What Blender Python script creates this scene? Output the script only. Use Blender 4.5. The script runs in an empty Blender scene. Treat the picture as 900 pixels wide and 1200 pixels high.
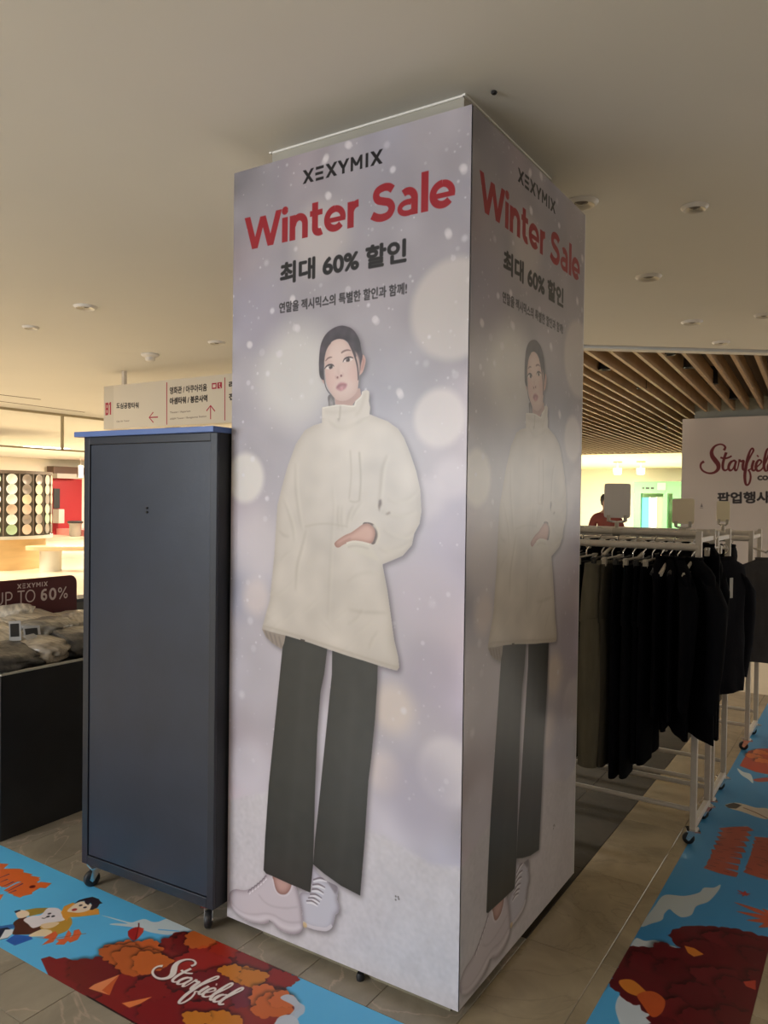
import bpy, bmesh, math, random
import numpy as np
from mathutils import Vector, Matrix
random.seed(7)
rng = np.random.default_rng(11)
PI = math.pi
scene = bpy.context.scene
COL = scene.collection

# ------------------------------------------------------------------ camera, world, light, exposure
cam_d = bpy.data.cameras.new('camera')
cam = bpy.data.objects.new('camera', cam_d)
COL.objects.link(cam)
cam_d.sensor_fit = 'VERTICAL'
cam_d.sensor_height = 36.0
cam_d.lens = 906.95 / 1200 * 36
cam_d.clip_start = 0.05
cam_d.clip_end = 200
fw = Vector((-0.53995007, 0.84148517, -0.0188847))
rt = Vector((0.84142325, 0.54021079, 0.01338734))
up = Vector((-0.02146697, 0.00866154, 0.99973204))
mw = Matrix((rt, up, -fw)).transposed().to_4x4()
mw.translation = Vector((0.98711, -1.96649, 1.5))
cam.matrix_world = mw
scene.camera = cam

world = bpy.data.worlds.new('mall_surroundings')
scene.world = world
world.use_nodes = True
world.node_tree.nodes['Background'].inputs[0].default_value = (1.0, 0.98, 0.96, 1)
world.node_tree.nodes['Background'].inputs[1].default_value = 0.24

def area(name, loc, target, size, energy, color, sy=None, spread=None):
    d = bpy.data.lights.new(name, 'AREA')
    d.energy = energy
    d.color = color
    d.size = size
    if sy:
        d.shape = 'RECTANGLE'
        d.size_y = sy
    if spread:
        d.spread = spread
    o = bpy.data.objects.new(name, d)
    COL.objects.link(o)
    o.location = loc
    o.rotation_euler = (Vector(target) - Vector(loc)).to_track_quat('-Z', 'Y').to_euler()
    return o

# assumed key light, added for the poster front, unseen behind the photographer
area('assumed_key_light', (-3.2, -6.5, 2.0), (-0.6, 0, 1.1), 3.2, 285, (0.92, 0.96, 1.0), 1.8)
# assumed ceiling luminaires, added to light the bright hall on the left
for lx, ly, e in ((-9.0, 2.2, 90), (-13.2, 5.2, 150), (-12.0, 9.0, 150), (-18.0, 10.5, 260), (-21.0, 15.5, 300), (-17.0, 15.0, 200), (-7.2, 0.3, 55)):
    area('assumed_hall_light', (lx, ly, 2.70), (lx, ly, 0), 1.1, e * 1.35, (1.0, 0.90, 0.73))
# assumed luminaires, added to light the very bright concourse at the end on the right
for lx, ly, e in ((-9.5, 24.0, 650), (-9.5, 29.0, 850), (-6.0, 26.5, 650), (-9.5, 33.0, 850), (-5.0, 32.0, 600), (-14.0, 29.0, 500)):
    area('assumed_concourse_light', (lx, ly, 3.05), (lx, ly, 0), 1.6, e * 0.55, (1.0, 0.96, 0.74))
# assumed unseen light beyond the right edge of the picture, added for poster sheen
area('assumed_sheen_light', (4.7, 9.6, 1.75), (0.3, 0.8, 1.7), 2.6, 62, (1.0, 0.97, 0.92), 1.3)
# unseen fill lamp, added to brighten the slats and right-hand ceiling
area('slat_fill', (-2.4, 6.4, 2.66), (-2.0, 6.0, 0), 0.8, 60, (1.0, 0.88, 0.70))
area('aisle_fill', (2.2, 4.2, 2.70), (2.0, 4.2, 0), 0.6, 15, (1.0, 0.90, 0.76))  # added unseen fill, bounces off the floor onto ceiling and garments

vs = scene.view_settings
vs.view_transform = 'Standard'
vs.look = 'None'
vs.exposure = 0.0
vs.gamma = 1.0
vs.use_curve_mapping = False

# ------------------------------------------------------------------ helpers
def srgb(r, g=None, b=None):
    if g is None:
        r, g, b = r
    return tuple(((c / 255) / 12.92 if c / 255 <= 0.04045 else ((c / 255 + 0.055) / 1.055) ** 2.4) for c in (r, g, b))

def mat(name, col, rough=0.6, metal=0.0, noise=None, bump=None, coat=0.0, emit=None, alpha=None, spec=0.5, trans=0.0):
    m = bpy.data.materials.new(name)
    m.use_nodes = True
    nt = m.node_tree
    b = nt.nodes['Principled BSDF']
    c = tuple(col) + (1,)
    b.inputs['Base Color'].default_value = c
    b.inputs['Roughness'].default_value = rough
    b.inputs['Metallic'].default_value = metal
    b.inputs['Coat Weight'].default_value = coat
    b.inputs['Specular IOR Level'].default_value = spec
    b.inputs['Transmission Weight'].default_value = trans
    if alpha is not None:
        b.inputs['Alpha'].default_value = alpha
    if emit:
        b.inputs['Emission Color'].default_value = tuple(emit[0]) + (1,)
        b.inputs['Emission Strength'].default_value = emit[1]
    if noise or bump:
        tc = nt.nodes.new('ShaderNodeTexCoord')
    if noise:
        sc, amt = noise[:2]
        st = noise[2] if len(noise) > 2 else (1, 1, 1)
        mp = nt.nodes.new('ShaderNodeMapping')
        mp.inputs['Scale'].default_value = st
        nt.links.new(tc.outputs['Object'], mp.inputs[0])
        n = nt.nodes.new('ShaderNodeTexNoise')
        n.inputs['Scale'].default_value = sc
        n.inputs['Detail'].default_value = 5
        nt.links.new(mp.outputs[0], n.inputs['Vector'])
        mr = nt.nodes.new('ShaderNodeMapRange')
        mr.inputs[1].default_value = 0.3
        mr.inputs[2].default_value = 0.7
        mr.inputs[3].default_value = 1 - amt
        mr.inputs[4].default_value = 1 + amt
        nt.links.new(n.outputs['Fac'], mr.inputs[0])
        mx = nt.nodes.new('ShaderNodeVectorMath')
        mx.operation = 'SCALE'
        mx.inputs[0].default_value = c[:3]
        nt.links.new(mr.outputs[0], mx.inputs['Scale'])
        nt.links.new(mx.outputs[0], b.inputs['Base Color'])
    if bump:
        n2 = nt.nodes.new('ShaderNodeTexNoise')
        n2.inputs['Scale'].default_value = bump[0]
        n2.inputs['Detail'].default_value = 4
        nt.links.new(tc.outputs['Object'], n2.inputs['Vector'])
        bp_ = nt.nodes.new('ShaderNodeBump')
        bp_.inputs['Strength'].default_value = bump[1]
        bp_.inputs['Distance'].default_value = 0.01
        nt.links.new(n2.outputs['Fac'], bp_.inputs['Height'])
        nt.links.new(bp_.outputs[0], b.inputs['Normal'])
    return m

class MB:
    def __init__(self):
        self.v, self.f = [], []
    def add(self, vs_, fs):
        o = len(self.v)
        self.v += [tuple(p) for p in vs_]
        self.f += [tuple(i + o for i in q) for q in fs]
        return self
    def box(self, x0, x1, y0, y1, z0, z1, M=None):
        p = [Vector((x, y, z)) for z in (z0, z1) for y in (y0, y1) for x in (x0, x1)]
        if M:
            p = [M @ q for q in p]
        return self.add(p, [(0, 2, 3, 1), (4, 5, 7, 6), (0, 1, 5, 4), (2, 6, 7, 3), (0, 4, 6, 2), (1, 3, 7, 5)])
    def rings(self, rs, cap=True):
        n = len(rs[0])
        o = len(self.v)
        for r in rs:
            self.v += [tuple(p) for p in r]
        for k in range(len(rs) - 1):
            a, b = o + k * n, o + (k + 1) * n
            for i in range(n):
                j = (i + 1) % n
                self.f.append((a + i, a + j, b + j, b + i))
        if cap:
            self.f.append(tuple(o + i for i in reversed(range(n))))
            e = o + (len(rs) - 1) * n
            self.f.append(tuple(e + i for i in range(n)))
        return self
    def tube(self, pts, r, n=10, cap=True):
        pts = [Vector(p) for p in pts]
        rr = r if isinstance(r, (list, tuple)) else [r] * len(pts)
        rs = []
        t0 = (pts[1] - pts[0]).normalized()
        a = t0.orthogonal().normalized()
        for k, p in enumerate(pts):
            if k == 0:
                t = t0
            elif k == len(pts) - 1:
                t = (pts[k] - pts[k - 1]).normalized()
            else:
                t = ((pts[k + 1] - p).normalized() + (p - pts[k - 1]).normalized()).normalized()
            a = (a - t * a.dot(t)).normalized()
            b = t.cross(a)
            rs.append([p + (a * math.cos(q) + b * math.sin(q)) * rr[k] for q in [2 * PI * i / n for i in range(n)]])
        return self.rings(rs, cap)
    def lathe(self, prof, n=28, c=(0, 0, 0), M=None, cap=True):
        rs = []
        for r, z in prof:
            ring = [Vector((c[0] + r * math.cos(2 * PI * i / n), c[1] + r * math.sin(2 * PI * i / n), c[2] + z)) for i in range(n)]
            if M:
                ring = [M @ p for p in ring]
            rs.append(ring)
        return self.rings(rs, cap)
    def prism(self, poly, z0, z1, M=None):
        n = len(poly)
        p = [Vector((a, b, z0)) for a, b in poly] + [Vector((a, b, z1)) for a, b in poly]
        if M:
            p = [M @ q for q in p]
        return self.add(p, [tuple(reversed(range(n))), tuple(range(n, 2 * n))] + [(i, (i + 1) % n, n + (i + 1) % n, n + i) for i in range(n)])
    def mesh(self, name, m=None, smooth=False):
        me = bpy.data.meshes.new(name)
        me.from_pydata(self.v, [], self.f)
        if m:
            me.materials.append(m)
        if smooth:
            me.polygons.foreach_set('use_smooth', [True] * len(me.polygons))
        me.update()
        return me
    def build(self, name, m=None, parent=None, smooth=False, bevel=0.0):
        o = bpy.data.objects.new(name, self.mesh(name, m, smooth))
        COL.objects.link(o)
        if parent:
            o.parent = parent
        if bevel:
            md = o.modifiers.new('bevel', 'BEVEL')
            md.width = bevel
            md.segments = 2
            md.limit_method = 'ANGLE'
            md.angle_limit = 0.7
        if smooth:
            me = o.data
            bm = bmesh.new()
            bm.from_mesh(me)
            for e in bm.edges:
                if len(e.link_faces) == 2 and e.calc_face_angle(0) > 0.9:
                    e.smooth = False
            bm.to_mesh(me)
            bm.free()
        return o

def tag(o, label=None, cat=None, group=None, kind=None):
    if label:
        o['label'] = label
    if cat:
        o['category'] = cat
    if group:
        o['group'] = group
    if kind:
        o['kind'] = kind
    return o

def empty(name, loc, rz=0.0, label=None, cat=None, group=None, kind=None):
    o = bpy.data.objects.new(name, None)
    COL.objects.link(o)
    o.location = loc
    o.rotation_euler = (0, 0, rz)
    o.empty_display_size = 0.1
    return tag(o, label, cat, group, kind)

def copy_tree(o, parent=None):
    c = o.copy()
    COL.objects.link(c)
    c.parent = parent
    for ch in list(o.children):
        copy_tree(ch, c)
    return c

def struct(name, mb, m, smooth=False):
    return tag(mb.build(name, m, None, smooth), kind='structure')

# ------------------------------------------------------------------ flat print painter
def spline(pts, n=8, closed=True):
    P = [np.array(p, float) for p in pts]
    N = len(P)
    out = []
    rng_ = range(N) if closed else range(N - 1)
    for i in rng_:
        if closed:
            a, b, c, d = P[(i - 1) % N], P[i], P[(i + 1) % N], P[(i + 2) % N]
        else:
            a, b, c, d = P[max(i - 1, 0)], P[i], P[i + 1], P[min(i + 2, N - 1)]
        for k in range(n):
            t = k / n
            out.append(0.5 * (2 * b + (c - a) * t + (2 * a - 5 * b + 4 * c - d) * t * t + (3 * b - a - 3 * c + d) * t ** 3))
    if not closed:
        out.append(P[-1])
    return [tuple(p) for p in out]

def blur(a, s):
    if s < 0.4:
        return a
    r = max(1, int(round(s)))
    for ax in (0, 1):
        for _ in range(3):
            w = 2 * r + 1
            pad = [(0, 0), (0, 0)]
            pad[ax] = (r + 1, r)
            c = np.cumsum(np.pad(a, pad, mode='edge'), axis=ax)
            a = (np.take(c, range(w, c.shape[ax]), axis=ax) - np.take(c, range(0, c.shape[ax] - w), axis=ax)) / w
    return a

class Canvas:
    """A flat print, w x h metres, painted at res metres per pixel; x to the right, y upwards."""
    def __init__(self, w, h, res, bg):
        self.w, self.h, self.res = w, h, res
        self.W, self.H = int(round(w / res)), int(round(h / res))
        self.a = np.ones((self.H, self.W, 3)) * np.array(bg) / 255
    def cover(self, poly, out=None, SS=3):
        m = np.zeros((self.H, self.W)) if out is None else out
        P = np.array(poly) / self.res
        y0, y1 = max(0, int(P[:, 1].min()) - 1), min(self.H, int(P[:, 1].max()) + 2)
        X0, X1 = P[:, 0], np.roll(P[:, 0], -1)
        Y0, Y1 = P[:, 1], np.roll(P[:, 1], -1)
        for iy in range(y0, y1):
            for s in range(SS):
                y = iy + (s + 0.5) / SS
                k = ((Y0 <= y) & (Y1 > y)) | ((Y1 <= y) & (Y0 > y))
                if not k.any():
                    continue
                xs = np.sort(X0[k] + (y - Y0[k]) / (Y1[k] - Y0[k]) * (X1[k] - X0[k]))
                for q in range(0, len(xs) - 1, 2):
                    a, b = max(xs[q], 0), min(xs[q + 1], self.W)
                    if b <= a:
                        continue
                    ia, ib = int(a), min(int(b), self.W - 1)
                    if ia == ib:
                        m[iy, ia] += (b - a) / SS
                    else:
                        m[iy, ia] += (ia + 1 - a) / SS
                        m[iy, ia + 1:ib] += 1.0 / SS
                        m[iy, ib] += (b - ib) / SS
        return m
    def blend(self, m, col, alpha=1.0):
        m = np.clip(m, 0, 1)[..., None] * alpha
        self.a = self.a * (1 - m) + np.array(col) / 255 * m
    def mul(self, m, f):
        self.a *= (1 + (np.array(f) - 1) * np.clip(m, 0, 1)[..., None])
    def poly(self, pts, col, alpha=1.0, soft=0, clip=None, smooth=False, n=6):
        if smooth:
            pts = spline(pts, n)
        m = np.clip(self.cover(pts), 0, 1)
        if soft:
            m = blur(m, soft / self.res)
        if clip is not None:
            m = m * clip
        self.blend(m, col, alpha)
        return m
    def ribbon(self, pts, wid, out=None):
        pts = [np.array(p, float) for p in pts]
        n = len(pts)
        ww = wid if isinstance(wid, (list, tuple, np.ndarray)) else [wid] * n
        m = np.zeros((self.H, self.W)) if out is None else out
        L, R = [], []
        for i in range(n):
            t = pts[min(i + 1, n - 1)] - pts[max(i - 1, 0)]
            t = t / (np.hypot(*t) + 1e-12)
            nn = np.array([-t[1], t[0]])
            L.append(pts[i] + nn * ww[i] / 2)
            R.append(pts[i] - nn * ww[i] / 2)
        for i in range(n - 1):
            q = np.zeros_like(m) if False else None
            self.cover([L[i], L[i + 1], R[i + 1], R[i]], m)
        return m
    def stroke(self, pts, wid, col, alpha=1.0, soft=0, smooth=True, clip=None, n=6):
        if smooth and len(pts) > 2:
            k = len(pts)
            p2 = spline(pts, n, False)
            if isinstance(wid, (list, tuple)):
                wid = list(np.interp(np.linspace(0, k - 1, len(p2)), range(k), wid))
            pts = p2
        m = np.clip(self.ribbon(pts, wid), 0, 1)
        if soft:
            m = blur(m, soft / self.res)
        if clip is not None:
            m = m * clip
        self.blend(m, col, alpha)
        return m
    def disc(self, x, y, r, col, alpha=1.0, soft=0.0, ry=None, clip=None):
        ry = ry or r
        e = soft + self.res
        x0, x1 = max(0, int((x - r - e) / self.res)), min(self.W, int((x + r + e) / self.res) + 2)
        y0, y1 = max(0, int((y - ry - e) / self.res)), min(self.H, int((y + ry + e) / self.res) + 2)
        if x1 <= x0 or y1 <= y0:
            return
        Y, X = np.mgrid[y0:y1, x0:x1]
        d = np.hypot((X + 0.5) * self.res - x, ((Y + 0.5) * self.res - y) * r / ry) - r
        m = np.clip(0.5 - d / e, 0, 1)
        if soft:
            m = m * m * (3 - 2 * m)
        if clip is not None:
            m = m * clip[y0:y1, x0:x1]
        m = m[..., None] * alpha
        self.a[y0:y1, x0:x1] = self.a[y0:y1, x0:x1] * (1 - m) + np.array(col) / 255 * m
    def noise(self, s, seed=0):
        a = np.random.default_rng(seed).random((self.H, self.W))
        a = blur(a, s / self.res)
        return (a - a.mean()) / (a.std() + 1e-9)
    def text(self, s, pos, w, h, col, bold=0.0, alpha=1.0, M=None):
        """text fitted to a box w x h at pos (lower left); M maps (x, y) in that box to canvas metres"""
        k = bpy.data.curves.new('t', 'FONT')
        k.body = s
        k.resolution_u = 4
        o = bpy.data.objects.new('t', k)
        COL.objects.link(o)
        dg = bpy.context.evaluated_depsgraph_get()
        me = bpy.data.meshes.new_from_object(o.evaluated_get(dg))
        V = np.array([v.co[:2] for v in me.vertices])
        F = [tuple(p.vertices) for p in me.polygons]
        bpy.data.objects.remove(o)
        bpy.data.meshes.remove(me)
        if not len(V):
            return
        lo, hi = V.min(0), V.max(0)
        V = (V - lo) / (hi - lo) * np.array([w, h])
        V = V + np.array(pos) if M is None else np.array([M(*p) for p in V])
        m = np.zeros((self.H, self.W))
        for f in F:
            self.cover(V[list(f)], m)
        m = np.clip(m, 0, 1)
        if bold:
            b = bold / self.res
            g = m.copy()
            for q in range(12):
                dx, dy = b * math.cos(q * PI / 6), b * math.sin(q * PI / 6)
                ix, iy = int(math.floor(dx)), int(math.floor(dy))
                fx, fy = dx - ix, dy - iy
                s_ = sum(wt * np.roll(m, (iy + jy, ix + jx), (0, 1)) for jx, jy, wt in ((0, 0, (1 - fx) * (1 - fy)), (1, 0, fx * (1 - fy)), (0, 1, (1 - fx) * fy), (1, 1, fx * fy)))
                g = np.maximum(g, s_)
            m = g
        self.blend(m, col, alpha)
    def image(self, name):
        im = bpy.data.images.new(name, self.W, self.H)
        px = np.ones((self.H, self.W, 4), np.float32)
        px[..., :3] = np.clip(self.a, 0, 1)
        im.pixels.foreach_set(px.ravel())
        im.pack()
        return im

def print_mat(name, canvas, rough=0.5, spec=0.4, coat=0.0):
    m = mat(name, (0.5, 0.5, 0.5), rough, spec=spec, coat=coat)
    nt = m.node_tree
    t = nt.nodes.new('ShaderNodeTexImage')
    t.image = canvas.image(name)
    t.extension = 'EXTEND'
    nt.links.new(t.outputs[0], nt.nodes['Principled BSDF'].inputs['Base Color'])
    return m

def printed_quad(name, a, b, c, d, m, parent=None):
    """a, b, c, d: lower left, lower right, upper right, upper left"""
    me = bpy.data.meshes.new(name)
    me.from_pydata([a, b, c, d], [], [(0, 1, 2, 3)])
    uv = me.uv_layers.new(name='UVMap')
    for i, q in enumerate(((0, 0), (1, 0), (1, 1), (0, 1))):
        uv.data[i].uv = q
    me.materials.append(m)
    o = bpy.data.objects.new(name, me)
    COL.objects.link(o)
    if parent:
        o.parent = parent
    return o

def inside(q, M):
    return M(*q)

# strokes of the swash lettering, in units of a 750-wide word, y upwards, baseline 0
SWASH = [
    ([(395, 385), (408, 358), (388, 335), (350, 330), (305, 350), (277, 395), (282, 440), (310, 480), (338, 520), (335, 562), (295, 595), (240, 600), (190, 580), (166, 545), (172, 510), (200, 490)], [20, 16, 12, 12, 16, 26, 32, 36, 34, 26, 18, 14, 14, 14, 16, 22]),
    ([(417, 405), (398, 455), (383, 510), (383, 555), (402, 573), (432, 555), (460, 500), (490, 480), (503, 490)], [20, 20, 20, 18, 14, 10, 14, 15, 15]),
    ([(360, 452), (400, 462), (440, 452), (468, 438)], [14, 14, 14, 12]),
    ([(470, 484), (446, 510), (436, 548), (450, 573), (475, 560), (497, 520), (510, 485)], [14, 18, 20, 16, 10, 12, 16]),
    ([(508, 488), (494, 545), (503, 572), (520, 558), (534, 505), (540, 470)], [16, 18, 16, 8, 10, 14]),
    ([(540, 470), (552, 488), (578, 484), (572, 520), (572, 560), (590, 562), (615, 500), (650, 430), (672, 388), (662, 368), (642, 390), (620, 450), (600, 540), (588, 620), (594, 690), (612, 706), (632, 680), (642, 630), (634, 585), (622, 568), (650, 552), (668, 500)], [14, 14, 18, 20, 16, 12, 12, 12, 14, 12, 14, 20, 22, 22, 18, 12, 14, 14, 12, 10, 10, 14]),
    ([(674, 478), (658, 530), (658, 562), (676, 572), (700, 540), (732, 510), (744, 488), (724, 474), (700, 500), (691, 545), (706, 573), (735, 568), (762, 535), (795, 465), (818, 395), (806, 372), (790, 395), (774, 460), (766, 530), (780, 573), (806, 556), (824, 505), (850, 484), (868, 492)], [18, 20, 18, 12, 10, 10, 12, 14, 18, 20, 16, 12, 10, 12, 14, 12, 16, 20, 20, 16, 9, 10, 14, 14]),
    ([(706, 442), (716, 436)], [18, 18]),
    ([(832, 488), (808, 515), (802, 553), (820, 575), (848, 552), (872, 500), (898, 440), (918, 388), (906, 370), (888, 400), (868, 480), (858, 550), (872, 575), (900, 558)], [14, 18, 20, 16, 10, 12, 12, 14, 12, 16, 20, 20, 16, 12]),
]
def swash(c, M, col, k=1.0, scale=1.0):
    """M maps swash units to canvas metres; scale = metres per unit (for the stroke width)"""
    tot = np.zeros((c.H, c.W))
    for pts, w in SWASH:
        n = 6
        p2 = spline(pts, n, False) if len(pts) > 2 else pts
        w2 = np.interp(np.linspace(0, len(pts) - 1, len(p2)), range(len(pts)), w)
        q = [M(x, y) for x, y in p2]
        m = np.clip(c.ribbon(q, [v * k * scale for v in w2]), 0, 1)
        tot = np.maximum(tot, m)
    c.blend(tot, col)

# geometric bold sans, cap height 1; each glyph: advance, list of (points, width)
def arc(cx, cy, rx, ry, a0, a1, n=22):
    return [(cx + rx * math.cos(math.radians(a0 + (a1 - a0) * i / n)), cy + ry * math.sin(math.radians(a0 + (a1 - a0) * i / n))) for i in range(n + 1)]
S_ = 0.2
GLYPH = {
    'W': (1.42, [([(0.10, 1), (0.41, 0.0)], S_ * 1.0), ([(0.41, 0.0), (0.71, 0.93)], S_ * 0.95), ([(0.71, 0.93), (1.01, 0.0)], S_ * 0.95), ([(1.01, 0.0), (1.32, 1)], S_ * 1.0)]),
    'i': (0.30, [([(0.15, 0), (0.15, 0.73)], S_), (arc(0.15, 0.93, 0.058, 0.058, 0, 360), 0.115)]),
    'n': (0.78, [([(0.15, 0), (0.15, 0.73)], S_), ([(0.15, 0.40)] + arc(0.395, 0.42, 0.21, 0.225, 170, 0) + [(0.605, 0)], S_ * 0.98)]),
    't': (0.53, [(list(reversed(arc(0.36, 0.22, 0.16, 0.14, 180, 300))) [::-1][::-1] + [(0.2, 0.95)], S_), ([(0.02, 0.65), (0.46, 0.65)], 0.15)]),
    'e': (0.78, [(arc(0.38, 0.365, 0.275, 0.275, -8, 90) , 0.17), (arc(0.38, 0.365, 0.275, 0.275, 90, 318), 0.185), ([(0.14, 0.335), (0.735, 0.335)], 0.125)]),
    'r': (0.50, [([(0.15, 0), (0.15, 0.73)], S_), ([(0.15, 0.38)] + arc(0.40, 0.38, 0.25, 0.27, 170, 88, 10), S_ * 0.95)]),
    'S': (0.82, [(spline([(0.70, 0.80), (0.58, 0.885), (0.42, 0.905), (0.24, 0.85), (0.18, 0.72), (0.25, 0.59), (0.42, 0.525), (0.60, 0.455), (0.68, 0.30), (0.59, 0.14), (0.40, 0.09), (0.22, 0.12), (0.06, 0.21)], 5, False), S_ * 0.98)]),
    'a': (0.74, [([(0.57, 0), (0.57, 0.42)] + arc(0.36, 0.44, 0.21, 0.215, 0, 128, 12), S_ * 0.95), (arc(0.36, 0.215, 0.235, 0.15, 62, 330, 20), 0.14), ([(0.42, 0.375), (0.58, 0.375)], 0.12), ([(0.5, 0.1), (0.6, 0.2)], 0.1)]),
    'l': (0.30, [([(0.15, 0), (0.15, 1.06)], S_)]),
    ' ': (0.33, []),
    'X': (0.86, [([(0.08, 1), (0.78, 0)], 0.2), ([(0.78, 1), (0.08, 0)], 0.2)]),
    'E': (0.82, [([(0.08, 0.91), (0.74, 0.91)], 0.18), ([(0.03, 0.5), (0.69, 0.5)], 0.18), ([(0.08, 0.09), (0.74, 0.09)], 0.18)]),
    'Y': (0.84, [([(0.42, 0.45), (0.42, 0)], 0.2), ([(0.07, 1), (0.42, 0.40)], 0.2), ([(0.77, 1), (0.42, 0.40)], 0.2)]),
    'M': (1.00, [([(0.13, 0), (0.13, 1)], 0.18), ([(0.13, 0.96), (0.5, 0.34)], 0.18), ([(0.87, 0.96), (0.5, 0.34)], 0.18), ([(0.87, 0), (0.87, 1)], 0.18)]),
    'I': (0.36, [([(0.18, 0), (0.18, 1)], 0.2)]),
    'U': (0.86, [([(0.13, 1), (0.13, 0.38)] + arc(0.42, 0.38, 0.29, 0.31, 180, 360) + [(0.71, 1)], 0.1)]),
    'P': (0.76, [([(0.13, 0), (0.13, 1)], 0.1), ([(0.13, 0.95), (0.38, 0.95)] + arc(0.38, 0.66, 0.28, 0.29, 90, -90) + [(0.13, 0.37)], 0.1)]),
    'T': (0.70, [([(0.35, 0), (0.35, 0.95)], 0.1), ([(0.02, 0.95), (0.68, 0.95)], 0.1)]),
    'O': (0.98, [(arc(0.48, 0.5, 0.41, 0.46, 0, 360), 0.1)]),
    '6': (0.70, [(spline([(0.56, 0.87), (0.40, 0.90), (0.22, 0.76), (0.17, 0.5), (0.19, 0.3), (0.34, 0.12)], 5, False), 0.19), (arc(0.35, 0.33, 0.19, 0.23, 0, 360), 0.18)]),
    '0': (0.76, [(arc(0.37, 0.5, 0.23, 0.41, 0, 360, 30), 0.2)]),
    '%': (0.96, [(arc(0.22, 0.76, 0.13, 0.17, 0, 360), 0.11), (arc(0.72, 0.24, 0.13, 0.17, 0, 360), 0.11), ([(0.18, 0), (0.76, 1)], 0.11)]),
    'B': (0.7, [([(0.15, 0), (0.15, 1)], 0.2), ([(0.15, 0.91)] + arc(0.36, 0.72, 0.19, 0.19, 90, -90) + [(0.15, 0.53)], 0.18), ([(0.15, 0.53)] + arc(0.38, 0.3, 0.21, 0.21, 90, -90) + [(0.15, 0.09)], 0.18)]),
    '1': (0.42, [([(0.25, 0), (0.25, 1)], 0.2), ([(0.06, 0.90), (0.25, 0.90)], 0.17)]),
}
def sans(c, s, pos, w, h, col, gap=0.0, wk=1.0, M=None):
    adv = sum(GLYPH[ch][0] + gap for ch in s) - gap
    sx = w / adv
    tot = np.zeros((c.H, c.W))
    x = 0
    for ch in s:
        a, st = GLYPH[ch]
        for pts, wd in st:
            q = [(pos[0] + (x + p[0]) * sx, pos[1] + p[1] * h) for p in pts]
            if M:
                q = [M(*p) for p in q]
            # slanted straight strokes: cut flat at top and bottom
            if len(pts) == 2 and ch in 'WXYM' and abs(pts[0][0] - pts[1][0]) > 0.02:
                dx, dy = pts[1][0] - pts[0][0], pts[1][1] - pts[0][1]
                hw = wd * wk * math.hypot(dx, dy) / abs(dy) / 2
                pl = [(pts[0][0] - hw, pts[0][1]), (pts[0][0] + hw, pts[0][1]), (pts[1][0] + hw, pts[1][1]), (pts[1][0] - hw, pts[1][1])]
                pl = [(pos[0] + (x + p[0]) * sx, pos[1] + p[1] * h) for p in pl]
                m = c.cover([M(*p) for p in pl] if M else pl)
            else:
                m = c.ribbon(q, wd * wk * (sx + h) / 2)
            tot = np.maximum(tot, np.clip(m, 0, 1))
        x += a + gap
    c.blend(tot, col)

# ================================================================== MATERIALS
M_ceil = mat('ceiling_paint', (0.73, 0.71, 0.67), 0.85, noise=(0.6, 0.03), spec=0.2)
M_white = mat('white_enamel', (0.72, 0.68, 0.63), 0.4)
M_wsteel = mat('white_powder_coat', (0.66, 0.60, 0.53), 0.38, noise=(30, 0.05))
M_chrome = mat('chrome', (0.8, 0.8, 0.8), 0.15, 1.0)
M_rubber = mat('black_rubber', (0.018, 0.018, 0.02), 0.5)
M_dark = mat('dark_void', (0.02, 0.018, 0.015), 0.9)
M_black = mat('black_board', (0.012, 0.013, 0.016), 0.5, noise=(6, 0.25))
M_slate = mat('slate_laminate', (0.021, 0.027, 0.044), 0.34, noise=(5, 0.14), bump=(60, 0.03))
M_slate2 = mat('slate_edge', (0.016, 0.019, 0.028), 0.34)
M_bluetop = mat('blue_black_gloss_edge', (0.10, 0.17, 0.42), 0.35)
M_silver = mat('aluminium_reflector', (0.75, 0.72, 0.66), 0.25, 1.0)
M_stone = mat('column_stone', (0.40, 0.37, 0.31), 0.6, noise=(4, 0.08))
M_foam = mat('white_foam_board', (0.78, 0.77, 0.78), 0.6)

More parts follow.
